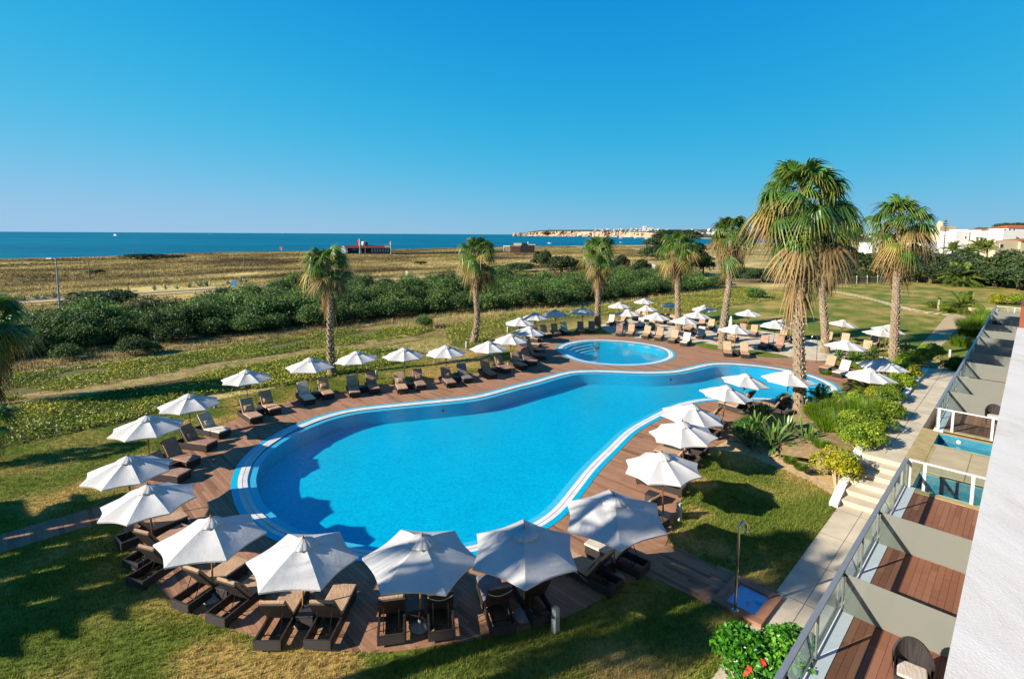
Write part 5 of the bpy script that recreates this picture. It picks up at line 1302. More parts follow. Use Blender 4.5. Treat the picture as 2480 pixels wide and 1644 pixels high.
for a in ((2085, 1118, 1.1, 'leafy green shrub touching the yellow one'), (2118, 1078, 1.05, 'green shrub leaning over the white wall top'), (2062, 1068, .95, 'green shrub behind the yellow one'), (2012, 1075, .8, 'spiky green shrub beside the largest bladed plant', 's', 1.2), (2030, 1045, .9, 'tall spiky grass shrub in the middle of the bed', 's', 1.3), (2080, 1040, .95, 'spiky shrub half way along the bed', 's', 1.25), (1985, 1035, .8, 'spiky shrub below the small feathery palm', 's', 1.2), (2110, 1035, .9, 'shrub with loose tips in the middle of the bed', 's', 1.2), (2140, 1040, 1.0, 'dense shrub beside the wall, upper half of the bed'), (2152, 1000, 1.0, 'dense shrub next up along the wall'), (2128, 990, .9, 'yellowish shrub under the dark feathery palm', 'y', .9), (2172, 965, 1.05, 'green shrub casting shade on the upper path'), (2190, 935, 1.1, 'yellow green shrub half way up the path hedge', 'y', .9), (2206, 915, 1.1, 'dense shrub near the top of the path hedge'), (2160, 930, .95, 'reddish tipped shrub below the far parasol', 'y', .8), (2230, 898, 1.1, 'shrub at the top end of the path hedge'), (2250, 885, 1.1, 'round shrub at the corner of sandy path and hedge'), (2205, 890, .8, 'low shrub behind the path hedge', 's', 1.0), (2150, 900, .85, 'low shrub under the parasol standing in shrubs', 's', 1.0), (2318, 908, 1.25, 'dark green bush against the terrace rail, end of the upper path', 'g', 1.0),
          (2000, 1022, .75, 'low leafy shrub behind the bladed plants'), (2045, 1015, .8, 'leafy shrub in the middle of the bed, below the dark feathery palm'), (2075, 1000, .8, 'leafy shrub left of the dark feathery palm foot'), (1965, 1020, .65, 'low leafy shrub right of the tall palm foot'), (2020, 1000, .7, 'leafy shrub at the rear of the bed by the deck edge'), (2095, 1062, .9, 'leafy shrub between the yellow one and the wall top'), (2050, 1092, .8, 'leafy shrub right behind the yellow one'), (2008, 1050, .7, 'leafy shrub above the bare soil edge', 'g'),
          (2000, 905, .45, 'small grass clump by the thin patio shower', 's', .7), (2330, 838, 1.0, 'wild brownish shrub beside the far terraces', 's', 1.1), (2352, 812, 1.2, 'tall wild shrub beside the far terraces', 's', 1.3), (2372, 790, 1.2, 'wild shrub further along the far terraces', 's', 1.3), (2388, 772, 1.3, 'last wild shrub before the stone wall', 's', 1.3), (2340, 790, 1.1, 'pale wild shrub beside the sandy path', 's', 1.0), (2262, 746, 1.3, 'low dark bush on the far lawn bed', 'g', .7), (2300, 742, 1.3, 'low bush left of the dark cycad on the far lawn', 'g', .6), (2425, 737, 1.8, 'bright lime green bush above the stone wall', 'y', .8), (2465, 736, 2.0, 'dark low hedge bush above the stone wall at the right edge', 'g', .7), (2290, 757, 1.2, 'low bush in front of the far lawn bed', 'g', .5)): gshrub(*a)
for q, s in ((( 1912, 1135), .3), ((1940, 1150), .32), ((1985, 1120), .4)): gshrub(q[0], q[1], s, 'tiny dry tuft on the bare soil, ' + ('left' if q[0] < 1920 else 'middle' if q[0] < 1960 else 'below the bladed plants'), 's', .9)
# yellow shrub on its pale forked trunk
p = at(2025, 1196); o = empty('yellow_shrub', (p.x, p.y, 0), .4, 'bright yellow green bush on a pale forked trunk beside the steps', 'shrub')
m = MB()
for dx, dy in ((.16, .22), (.42, .2), (.3, .45)): m.tube([(0, 0, -.05), (dx * .3, dy * .3, .3), (dx, dy, .85)], [.06, .045, .03], 7)
m.build('trunk', MAT['bark_pale'], o); link('foliage', YV[0], o, (.35, .35, .42), (0, 0, 0), (1.1, 1.1, 1.15))
# glossy bush with red flowers under the front terrace
p = at(1905, 1668); o = empty('flowering_bush', (p.x, p.y, 0), 0, 'glossy bright green bush with red flowers below the front terrace', 'shrub')
V, F, T = crown(1.25, 1.35, 1.15, 5200, .13, 14, 55, asp=.62, zc=.42); link('foliage', fast_mesh('foliage', V, F, MAT['hib'], T), o)
V, F, T = crown(1.0, 1.0, .9, 3600, .13, 12, 56, asp=.62, zc=.35); link('foliage', fast_mesh('foliage', V, F, MAT['hib'], T), o, (-1.0, .2, 0))
link('stems', stems_mesh(.9, 1.0, 7, 8, MAT['bark'], .03), o)
fl = MB()
for k in range(5):
    a = k * 2 * math.pi / 5; d = Vector((math.cos(a), math.sin(a), 0)); s_ = Vector((-d.y, d.x, 0)); fl.add([(0, 0, 0), d * .05 - s_ * .03 + Vector((0, 0, .02)), d * .075 + Vector((0, 0, .015)), d * .05 + s_ * .03 + Vector((0, 0, .02))], [(0, 1, 2, 3)])
fl = fl.mesh('flower', MAT['flower'])
for px, py, z in ((1851, 1602, 1.2), (1813, 1621, 1.05), (1809, 1632, 1.0), (1846, 1604, 1.15)):
    q = at(px, py, z); link('flower', fl, o, (q.x - p.x, q.y - p.y, z), (-.6, -.2, random.uniform(0, 6)), 1.2)
# far lawn bed: cycad, young yuccas, stone wall
feather_palm(at(2328, 757), 2.0, 'dark wide cycad in the far lawn bed', 34, .5, .3)
feather_palm(at(2320, 692), 3.2, 'tall young palm at the end of the slat fence', 34, 1.2, .3)
for px, py, top, w_ in ((2273, 752, 712, 'thin pale yucca stump on the far lawn bed'), (2344, 752, 720, 'thin dark young palm stump behind the cycad')):
    p = at(px, py); h = top_z(p, top); o = empty('young_palm', tuple(p), 0, w_, 'palm tree'); MB().tube([(0, 0, 0), (0, 0, h * .45), (.03, 0, h * .7)], [.2, .16, .1], 8).build('trunk', MAT['boot'], o)
    for i in range(9): link('frond', FE[0 if i < 6 else 1], o, (0, 0, h * .6), (0, 0, i * .7), .5)
sw = empty('stone_wall', (0, 0, 0), 0, 'rough wall of big beige stone blocks at the end of the terraces', 'wall')
a, b = at(2352, 762), at(2478, 766); d = (b - a); rz = math.atan2(d.y, d.x); L_ = d.length; x = 0; sb = [MB().rbox((0, 0, 0), (1, .6, .5), .06).mesh('stone', MAT['stone'])]; rnd2 = random.Random(2)
for row in range(2):
    x = -.3 * row
    while x < L_:
        w_ = rnd2.uniform(.8, 1.7); c = a + d.normalized() * (x + w_ / 2); link('stone', sb[0], sw, (c.x, c.y, .25 + .5 * row), (0, rnd2.uniform(-.03, .03), rz + rnd2.uniform(-.05, .05)), (w_ * .98, rnd2.uniform(.9, 1.2), 1)); x += w_

# ------------------------------------------------------------------ hotel terraces
ht = empty('hotel_building', (0, 0, 0), 0, 'hotel wing with white roof slab above a row of glass railed terraces', 'building')
Z0 = 1.2; VO = 2.87
def bx(name, u0, u1, v0, v1, z0, z1, mat, parent=ht):
    return MB().prism([UV(u0, v1), UV(u0, v0), UV(u1, v0), UV(u1, v1)], z0, z1).build(name, mat, parent)
def railing(ua, ub, div, posts):
    bx('terrace_wall', ua - .1, ub + .1, VO - .36, VO, -.02, Z0, MAT['white_wall'])
    bx('floor_slab', ua - .1, ub + .1, -3, VO - .362, -.02, Z0 - .03, MAT['deck_under'])
    bx('white_gutter', ua, ub, VO - .36, VO - .02, Z0, Z0 + .02, MAT['white_paint'])
    bx('handrail', ua, ub, VO - .1, VO + .02, Z0 + 1.03, Z0 + 1.08, MAT['metal'])
    bx('bottom_rail', ua, ub, VO - .065, VO - .035, Z0 + .07, Z0 + .1, MAT['metal'])
    pm = MB().box((0, 0, .515), (.09, .035, 1.03)).mesh('post', MAT['metal'])
    for u in posts:
        p = UV(u, VO - .09, Z0 + .001); link('post', pm, ht, tuple(p), (0, 0, math.radians(45)))
    ps = sorted(posts)
    for a, b in zip(ps, ps[1:]): bx('glass_pane', a + .05, b - .05, VO - .055, VO - .043, Z0 + .1, Z0 + .98, MAT['glass'])
    for u in div:
        bx('privacy_screen', u - .008, u + .008, -2.0, VO - .14, Z0 + .025, Z0 + 1.02, MAT['frosted'])
        bx('screen_clamp', u - .03, u + .03, VO - .18, VO - .1, Z0 + .96, Z0 + 1.0, MAT['dark_metal']); bx('screen_clamp', u - .03, u + .03, VO - .2, VO - .14, Z0 + .08, Z0 + .12, MAT['metal'])
def uz(px, py, z): return uv(at(px, py, z))[0]
ZT = Z0 + 1.05
D1 = [uz(1905, 1632, ZT), uz(2050, 1386, ZT), uz(2135, 1237, ZT)]; UE = uz(2196, 1112, ZT) + .05
sp1 = D1[1] - D1[0]
pn = []
for a, b in zip([D1[0] - sp1] + D1, D1 + [UE]): pn += [a + .06, (a + b) / 2]
railing(4.0, UE, [D1[0] - sp1] + D1, pn + [UE - .04])
U2 = uz(2270, 988, ZT); DV = [uz(x, y, ZT) for x, y in ((2302,946),(2323,910),(2341,875),(2355,853),(2366,833),(2376,815),(2386,799),(2395,784),(2402,773),(2408,762),(2413,753))]; U3 = uz(2417, 742, ZT)
pn = []
for a, b in zip([U2] + DV, DV + [U3]): pn += [a + .06, (a + b) / 2]
railing(U2, U3, DV, pn + [U3 - .05])
# boards of the three near terraces, one object each; the far terraces as one mass
def room_boards(ua, ub, single, seed):
    rnd = random.Random(seed); g = []
    v = VO - .37; k = 0
    while v > -1.3:
        u = ua + .01; c = u + rnd.uniform(.5, 2.6)
        while u < ub - .02:
            e = min(ub - .01, c)
            if ub - e < .3: e = ub - .01
            g.append((u, e - .004, v - .146, v)); u = e; c = u + rnd.uniform(1.4, 2.6)
        v -= .152
    VV, FF, TT = [], [], []
    for (a, b, c, d) in g:
        z = Z0 + .004 + rnd.uniform(-.0015, .0015); q = [tuple(UV(a, c, z)), tuple(UV(b, c, z)), tuple(UV(b, d, z)), tuple(UV(a, d, z))]; q = q + [(x, y, z - .02) for x, y, z in q]; t = min(1, max(0, rnd.gauss(.5, .2)))
        if single: link('plank', fast_mesh('plank', q, BF, MAT['plank2'], [t] * 8), ht)
        else: k = len(VV); VV += q; FF += [tuple(i + k for i in f) for f in BF]; TT += [t] * 8
    if VV: o = link('planks', fast_mesh('planks', VV, FF, MAT['plank2'], TT), ht); o['kind'] = 'stuff'
for i, (a, b) in enumerate(zip([D1[0] - 1.6] + D1, D1 + [UE - .35])): room_boards(a, b, True, i)
for i, (a, b) in enumerate(zip([U2 + .35] + DV[:6], DV[:7])): room_boards(a, b, False, 20 + i)
# cross rails at both ends of the open middle terrace
def cross(u, sgn, posts):
    bx('cross_rail', u - .03, u + .03, -2, VO - .1, Z0 + 1.03, Z0 + 1.08, MAT['white_paint'])
    bx('kerb', u - .32 * (sgn < 0) , u + .32 * (sgn > 0), -2.5, VO - .37, Z0 - .02, Z0 + .012, MAT['kerb'])
    for v in posts: bx('post', u - .018, u + .018, v - .045, v + .045, Z0 + .012, Z0 + 1.03, MAT['white_paint'])
    ps = sorted(posts)
    for a, b in zip(ps, ps[1:]): bx('glass_pane', u - .006, u + .006, a + .06, b - .06, Z0 + .1, Z0 + .98, MAT['glass'])
cross(UE, -1, [VO - .16, 2.28, .95, -.4, -1.7]); cross(U2, 1, [VO - .16, 2.2, .8, -.5, -1.8]); cross(U3, 1, [VO - .16, 1.2, -.4])
# middle terrace: two small pools and big slabs
tr_ = empty('middle_terrace', (0, 0, 0)); tag(tr_, 'beige paved terrace with two small private pools between the railed rows', None, None, 'structure')
zt = LEVEL; pa = [uz(2212, 1190, zt), uz(2226, 1144, zt)]; pb = [uz(2261.5, 1074, zt), uz(2274, 1050, zt)]; vp = uv(at(2226, 1144, zt))[1]
def tb_(name, u0, u1, v0, v1, z0, z1, mat): return bx(name, u0, u1, v0, v1, z0, z1, mat, tr_)
pa[0] = UE + .22; pb[1] = min(pb[1], U2 - .3)
tb_('kerb', UE, U2, vp, PV0, -.02, zt, MAT['kerb'])
for (a, b) in ((UE, pa[0]), (pa[1], pb[0]), (pb[1], U2)): tb_('border', a, b, -3, vp - .002, -.02, zt - .012, MAT['kerb'])
v = vp - .12; k = 0
while v > -2.6:
    tb_('paving_slab', pa[1] + .3, pb[0] - .3, v - 1.2, v - .02, zt - .012, zt + .004, MAT['terrace']); v -= 1.22
for (a, b), w_ in ((pa, 'private plunge pool of the near terrace, beside the rail'), (pb, 'private plunge pool of the far terrace with a white inlet ring')):
    o = empty('plunge_pool', tuple(UV((a + b) / 2, 0, 0)), 0); o['label'] = w_; o['kind'] = 'structure'
    m = MB(); c0 = UV((a + b) / 2, 0)
    def q(u, v, z): p_ = UV(u, v, z); return (p_.x - c0.x, p_.y - c0.y, z)
    zb = .15; v1, v0 = vp - .01, -2.9
    m.add([q(a, v1, zt), q(b, v1, zt), q(b, v1, zb), q(a, v1, zb)], [(0, 1, 2, 3)]); m.add([q(a, v0, zt), q(b, v0, zt), q(b, v0, zb), q(a, v0, zb)], [(0, 1, 2, 3)])
    m.add([q(a, v1, zt), q(a, v0, zt), q(a, v0, zb), q(a, v1, zb)], [(0, 1, 2, 3)]); m.add([q(b, v1, zt), q(b, v0, zt), q(b, v0, zb), q(b, v1, zb)], [(0, 1, 2, 3)])
    m.build('pool_wall', MAT['pool_wall'], o); m = MB(); m.add([q(a, v1, zb), q(b, v1, zb), q(b, v0, zb), q(a, v0, zb)], [(0, 1, 2, 3)]); m.build('pool_floor', MAT['pool_floor'], o)
    m = MB(); m.add([q(a, v1, zt - .34), q(b, v1, zt - .34), q(b, v0, zt - .34), q(a, v0, zt - .34)], [(0, 1, 2, 3)]); m.build('pool_water', MAT['small_water'], o)
    if b is pb[1] or abs(b - pb[1]) < 1e-6:
        r_ = MB().lathe([(.03, .0), (.03, .02), (.09, .02), (.09, 0)], 16).mesh('inlet_ring', MAT['white_paint']); c = UV(b - .012, vp - .75, zt - .2)
        link('inlet_ring', r_, o, (c.x - c0.x, c.y - c0.y, c.z), (0, math.radians(-90), math.radians(45)))
# roof slab close under the camera, and the brown clad parapet at its far end
ZS = 8.3; VE = .078 * (CAMH - ZS); UEND = 17.6
bx('roof_slab', -2.2, UEND, -6, VE, ZS - .3, ZS, MAT['slab'])
bx('parapet', UEND, UEND + 9, -6, VE - .03, ZS - .3, ZS + .52, MAT['red_clad'])
bx('facade', -2.2, UEND + 9, -6, -2.05, Z0 + .03, ZS - .302, MAT['white_wall'])
bx('facade', UEND + 9.002, U3, -6, -2.05, Z0 + .03, 4.2, MAT['white_wall'])
# rattan armchairs on the terraces
def armchair(p, rz, lab, s=1):
    o = empty('armchair', tuple(p), rz, lab, 'armchair', 'rattan armchairs on the terraces'); m = MB(); n = 18; vs = []; fs = []
    for j, (h, k) in enumerate(((0, 0), (.16, 1), (.3, 2))):
        pass
    N = 16
    for i in range(N + 1):
        a = math.pi * (-.12 + 1.24 * i / N); hgt = .28 + .3 * max(0, math.sin(a)) ** 1.2
        x, y = .34 * math.cos(a), .3 * math.sin(a)
        for rr in (1.0, .88):
            vs.append((x * rr, y * rr, .4)); vs.append((x * rr * 1.04, y * rr * 1.04, .4 + hgt))
    for i in range(N):
        b = i * 4; fs += [(b, b + 4, b + 5, b + 1), (b + 2, b + 3, b + 7, b + 6), (b + 1, b + 5, b + 7, b + 3)]
    m.add(vs, fs); m.build('back', MAT['wicker'], o)
    MB().rbox((0, -.03, .36), (.6, .58, .1), .02).build('seat', MAT['wicker'], o); MB().rbox((0, -.05, .445), (.5, .5, .07), .025).build('cushion', MAT['cushion_pale'], o)
    for x in (-.26, .26):
        for y in (-.28, .22): MB().tube([(x, y, 0), (x, y, .31)], .018, 6).build('leg', MAT['dark_metal'], o)
p = at(2205, 1672, Z0 + .01); armchair(p, math.radians(-37), 'dark rattan armchair with pale cushion on the nearest terrace')
p = at(2405, 1028, Z0 + .01); armchair(p, math.radians(-40), 'dark rattan armchair on the terrace behind the far plunge pool')
p = at(2412, 800, Z0 + .01); armchair(p, math.radians(-40), 'rattan armchair seen through the far frosted screens')

# ------------------------------------------------------------------ unseen screen, cut to the left lawn's shadow outline, for an inferred hotel wing
sh = [(-40,1218),(62,1208),(64,1228),(80,1250),(115,1224),(165,1212),(170,1195),(210,1195),(216,1213),(300,1190),(335,1200),(350,1240),(330,1270),(350,1330),(380,1390),(430,1462),(380,1446),(318,1466),(315,1503),(270,1500),(262,1475),(195,1500),(195,1545),(137,1545),(135,1520),(62,1540),(60,1590),(-40,1590)]
slots = [(45,1297),(148,1275),(228,1258),(12,1345),(138,1320),(232,1300),(118,1378),(230,1347),(22,1402),(105,1454),(230,1418),(317,1337),(330,1388)]
US = -7.0
def back(p):
    u, v = uv(p); k = u - US
    c, s_ = SD.dot(E1), SD.dot(E2); t = k / c
    return v - s_ * t, -SD.z * t
poly = [back(at(a, b)) for a, b in sh]
holes = []
for a, b in slots:
    v, z = back(at(a, b)); holes.append([(v - .08, z - .18), (v + .06, z - .18), (v + .12, z + .18), (v - .02, z + .18)])
L2 = [[Vector((a, b, 0)) for a, b in q] for q in [poly] + holes]; flat = [p for q in L2 for p in q]
tri = tessellate_polygon(L2)
m = MB()
for du in (0, -.03):
    m.add([tuple(UV(US + du, p.x, p.y)) for p in flat], [tuple(t) for t in tri])
wing = empty('wing_shadow_screen', (0, 0, 0), 0, 'unseen slotted screen shaped to cast the hotel wing shadow on the left lawn', 'building')
m.build('slotted_screen', MAT['white_wall'], wing)
# ------------------------------------------------------------------ background: field, beach houses, trees
def post_line(pts, r, mat, name, parent): return MB().tube(pts, r, 6).build(name, mat, parent)
rw = empty('railway_track', (0, 0, 0)); tag(rw, 'single railway track crossing the dry field', None, None, 'structure')
for dv in (-.75, .75):
    m = MB(); us = list(np.arange(-60, 160, 6.0))
    for a, b in zip(us, us[1:]): 
        A, B = UV(a, 110.5 + dv, hz(a, 110.5) + .22), UV(b, 110.5 + dv, hz(b, 110.5) + .22); m.tube([A, B], .05, 4)
    m.build('rail', MAT['galv'], rw)
def lamp_post(bx_, top, lab, arm=-1, grp='street lamps by the road'):
    b = at(*bx_) if not isinstance(bx_, Vector) else bx_; u, v = uv(b); b.z = hz(u, v); h = top_z(b, top) - b.z
    o = empty('street_lamp', tuple(b), 0, lab, 'street lamp', grp); MB().tube([(0, 0, 0), (0, 0, h)], [.11, .06], 8).build('post', MAT['galv'], o)
    MB().tube([(0, 0, h), (arm * .5, 0, h + .08)], .04, 6).build('arm', MAT['galv'], o); MB().rbox((arm * .8, 0, h + .08), (.7, .26, .14), .03).build('lamp_head', MAT['white_paint'], o)
lamp_post((146, 764), 628, 'tall grey lamp post at the left, before the sea')
lamp_post((1412, 652), 602, 'pale lamp post left of the third palm crown'); lamp_post((1571, 655), 600, 'pale lamp post before the dark pine'); lamp_post((1695, 645), 592, 'lamp post between the dark pine and the leaning palm'); lamp_post((1737, 655), 610, 'lamp post left of the tallest palm skirt')
for (px, py), top, w_ in (((217, 672), 634, 'thin wooden pole standing in the dune grass at left'), ((592, 652), 606, 'thin dark pole on the dune crest'), ((885, 618), 581, 'flagpole without flag before the red roofed bar'), ((322, 612), 602, 'short pale mast above the dark dune bush')):
    b = at(px, py, -1); u, v = uv(b); b.z = hz(u, v); h = top_z(b, top) - b.z; o = empty('pole', tuple(b), 0, w_, 'pole'); MB().tube([(0, 0, 0), (0, 0, h)], [.16, .12], 6).build('post', MAT['grey_wood'], o)
def sign(px, py, top, w_, h_, mat, lab, disc=False):
    b = at(px, py); u, v = uv(b); b.z = hz(u, v); z = top_z(b, top) - b.z; o = empty('road_sign', tuple(b), 0, lab, 'sign'); MB().tube([(0, 0, 0), (0, 0, z)], .05, 6).build('post', MAT['galv'], o)
    if disc:
        MB().tube([(0, -.06, z), (0, -.1, z)], [w_, w_], 16).build('rim', MAT['sign_red'], o); MB().tube([(0, -.1, z), (0, -.12, z)], [w_ * .76, w_ * .76], 16).build('plate', MAT['sign_white'], o)
    else: MB().box((0, -.08, z), (w_, .05, h_)).build('plate', mat, o)
sign(568, 706, 686, .9, 1.0, MAT['blue_sign'], 'small blue sign beside the railway'); sign(1582, 668, 645, .9, 1.3, MAT['sign_white'], 'white square road sign between two palms'); sign(985, 668, 662, .5, 1.2, MAT['sign_white'], 'small white marker post on the field edge')
sign(2345, 672, 634, .75, 1, MAT['sign_white'], 'round red rimmed traffic sign above the clipped hedge', True)
# agaves by the railway
AG = []
for s in range(2):
    V = []; F = []; T = []; r_ = random.Random(s)
    for i in range(22):
        a = i * 2.4; e = math.radians(r_.uniform(20, 80)); l = r_.uniform(.8, 1.15); d = Vector((math.cos(a) * math.cos(e), math.sin(a) * math.cos(e), math.sin(e))); w_ = Vector((-math.sin(a), math.cos(a), 0)); k = len(V)
        V += [w_ * -.06, w_ * .06, d * l * .5 + w_ * .1, d * l, d * l * .5 - w_ * .1]; F += [(k, k + 1, k + 2, k + 4), (k + 4, k + 2, k + 3, k + 3)]; T += [.2, .2, .6, .9, .6]
    F = [f for f in F]; AG.append(fast_mesh('leaves', [tuple(v) for v in V], F, MAT['agave'], T))
for px, py, s in ((60, 736, 1.5), (92, 733, 1.4), (134, 728, 1.7), (375, 708, 1.5), (402, 705, 1.2), (312, 708, 1.2), (460, 701, 1.4), (486, 698, 2.0), (502, 697, 1.7), (553, 692, 1.4), (585, 689, 1.7), (596, 687, 1.7), (684, 690, 1.7), (716, 686, 1.5), (110, 733, 1.1), (430, 704, 1.0)):
    b = at(px, py, -.8); u, v = uv(b); o = empty('agave', (b.x, b.y, hz(u, v)), random.uniform(0, 6), 'grey green agave in the row beside the railway', 'agave', 'agaves beside the railway'); link('leaves', random.choice(AG), o, s=s * .75)
# trees
TV = []
for s in range(5):
    V, F, T = crown(1, 1, .8, 3600, .1, 14, 200 + s, dome=(s < 4), lob=.36, zc=.35 if s < 4 else .3); TV.append(fast_mesh('foliage', V, F, MAT['tree'], T))
def trunk_mesh(seed):
    r_ = random.Random(seed); m = MB(); m.tube([(0, 0, -.05), (.03, 0, .35), (.0, .02, .7)], [.07, .055, .04], 7)
    for i in range(6):
        a = i * 1.05 + r_.uniform(-.3, .3); q = r_.uniform(.35, .65); m.tube([(0, 0, .4), (math.cos(a) * q * .5, math.sin(a) * q * .5, .62), (math.cos(a) * q, math.sin(a) * q, .85)], [.035, .025, .012], 5)
    return m.mesh('trunk', MAT['bark'])
TK = [trunk_mesh(i) for i in range(3)]
def dark_tree(px, dist, top, wpx, lab, lift=.0, cat='tree', grp='dark trees beyond the garden', name='dark_tree', flat=1.0, k=None):
    b = far(px, dist); u, v = uv(b); b.z = hz(u, v); h = max(1.5, top_z(b, top) - b.z); w_ = wpx / FPX * dist / 2
    o = empty(name, tuple(b), random.uniform(0, 6), lab, cat, grp)
    ch = h * (1 - lift); link('foliage', TV[random.randrange(4) if k is None else k], o, (0, 0, h * lift), (0, 0, 0), (w_, w_, ch / 1.15 * flat))
    link('trunk', random.choice(TK), o, (0, 0, 0), (0, 0, 0), (w_ * 1.1, w_ * 1.1, h * .9))
    return o
dark_tree(240, 90, 696, 160, 'big round dark green tree at left beside the lamp post', grp='dark trees in the field')
dark_tree(350, 285, 612, 110, 'broad dark bush on the dune in front of the beach', grp='dark trees in the field', cat='bush', name='dune_bush'); dark_tree(420, 290, 622, 60, 'low dark bush tailing off right of the broad dune bush', grp='dark trees in the field', cat='bush', name='dune_bush')
dark_tree(228, 190, 668, 36, 'tiny dark bush in the middle of the field', grp='dark trees in the field', cat='bush', name='dune_bush'); dark_tree(1018, 200, 645, 40, 'small dark bush in the field left of the second palm', grp='dark trees in the field', cat='bush', name='dune_bush')
for px, d_, top, w_, lab in ((1300, 205, 600, 22, 'pale reed bush right of the brown beach house'), (1325, 195, 603, 36, 'grey bush right of the brown beach house'), (1310, 170, 610, 60, 'loose tree below the brown beach house'), (1362, 135, 612, 100, 'round dark tree left of the third palm'), (1415, 140, 620, 70, 'dark tree behind the third palm crown'), (1502, 150, 614, 56, 'dark tree right of the third palm crown'), (1550, 130, 624, 66, 'small round dark tree left of the pine'), (1262, 150, 632, 100, 'low dark tree above the hedge, right of the second palm'), (1210, 140, 640, 80, 'low dark tree behind the second palm crown'),
                             (1705, 150, 618, 60, 'dark tree between pine and leaning palm'), (1790, 140, 640, 80, 'dark tree behind the tallest palm skirt'), (1850, 130, 640, 90, 'dark tree low behind the tallest palm'), (1910, 150, 632, 90, 'dark tree behind the trunk of the tallest palm'), (2040, 150, 602, 110, 'dark tree right of the tallest palm'), (2100, 165, 596, 110, 'dark tree left of the rightmost palm'), (2160, 160, 610, 90, 'dark tree behind the rightmost palm skirt'), (2230, 160, 588, 110, 'tall dark tree right of the rightmost palm'), (2285, 175, 600, 90, 'dark tree below the white houses'), (2340, 170, 604, 100, 'olive green tree below the white houses'), (2395, 165, 608, 90, 'bushy tree below the beige house'), (2455, 160, 592, 100, 'bushy tree before the beige house roof'), (2500, 150, 600, 90, 'dark tree at the right picture edge'), (2310, 150, 630, 90, 'low bush in front of the dark trees'), (2260, 150, 628, 100, 'low dark bush behind the slat fence'), (2190, 155, 640, 90, 'bush behind the slat fence, right of the palm trunk'), (2080, 150, 645, 80, 'bush behind the left end of the slat fence'), (2030, 145, 650, 90, 'bush at the left end of the slat fence'), (1970, 140, 655, 70, 'bush right of the tallest palm trunk'), (1745, 120, 668, 60, 'bush left of the tallest palm trunk'), (2420, 150, 640, 120, 'bush behind the clipped hedge'), (2480, 145, 640, 120, 'bush behind the clipped hedge at the edge')): dark_tree(px, d_, top, w_, lab)
# big stone pine: several flat clumps on forked limbs
b = far(1628, 138); b.z = hz(*uv(b)); pt = empty('pine_tree', tuple(b), 0, 'large dark stone pine behind the slim yellowing palm', 'tree'); hh = top_z(b, 556) - b.z; k = 138 / FPX
for dx, zf, sx, sz in ((-36, .45, 30, .2), (-20, .68, 30, .2), (2, .86, 34, .17), (26, .8, 30, .2), (44, .55, 26, .2), (4, .6, 34, .2), (-8, .4, 40, .22), (30, .42, 34, .2), (60, .35, 22, .18)):
    link('foliage', TV[random.randrange(4)], pt, (dx * k, random.uniform(-1.5, 1.5), hh * (zf - .1)), (0, 0, random.uniform(0, 6)), (sx * k * 1.7, sx * k * 1.7, hh * sz * 1.5))
m = MB(); m.tube([(0, 0, -.1), (.2, 0, hh * .3), (0, 0, hh * .5)], [.4, .32, .25], 8)
for dx, zf in ((-30, .5), (-18, .7), (4, .85), (28, .78), (40, .55)): m.tube([(.1, 0, hh * .35), (dx * k * .5, 0, hh * zf * .7), (dx * k, 0, hh * zf)], [.2, .14, .08], 6)
m.build('trunk', MAT['bark'], pt)
# clipped hedge on the right, fence
V = []; ph = at(2350, 690); ph2 = at(2520, 690); d = ph2 - ph; r = np.random.default_rng(3); n = 9000; L_ = d.length; x = r.random(n) * L_; y = r.uniform(0, 3, n); z = r.uniform(0, 3.6, n); f = r.random(n); top = f < .45; fr = ~top
z[top] = 3.6 + r.normal(0, .15, top.sum()); y[fr] = r.normal(0, .18, fr.sum()); t_ = np.array(d.normalized()); s_ = np.array([-t_[1], t_[0], 0])
Cc = np.array(ph)[None] + t_ * x[:, None] + s_ * y[:, None] + np.array([0, 0, 1]) * z[:, None]; NN = np.where(top[:, None], [0, 0, 1], -s_) + r.normal(0, .5, (n, 3))
V, F = leaves_np(Cc, NN, .5, r, .6); he = link('clipped_hedge', fast_mesh('clipped_hedge', V, F, MAT['hedge'], np.repeat(np.clip(r.normal(.6, .22, n), 0, 1), 4))); tag(he, 'long clipped green hedge on the far right behind the lawn', 'hedge')
fe = empty('slat_fence', (0, 0, 0), 0, 'pale wooden slat fence along the end of the far lawn', 'fence'); A, B = at(2022, 690), at(2312, 681); d = (B - A); L_ = d.length; t_ = d.normalized(); rz = math.atan2(t_.y, t_.x); m = MB(); x = 0
while x < L_: c = A + t_ * x; m.box((c.x, c.y, .85), (.1, .03, 1.5), rz); x += .2
o = m.build('slats', MAT['grey_wood'], fe); o['kind'] = 'stuff'
for z in (.4, 1.3): c = (A + B) / 2; MB().box((c.x, c.y, z), (L_, .05, .1), rz).build('rail', MAT['grey_wood'], fe)
pm = MB().box((0, 0, .95), (.16, .16, 1.9)).mesh('post', MAT['paver'])
for i in range(13): c = A + t_ * L_ * i / 12; link('post', pm, fe, (c.x, c.y, 0), (0, 0, rz))
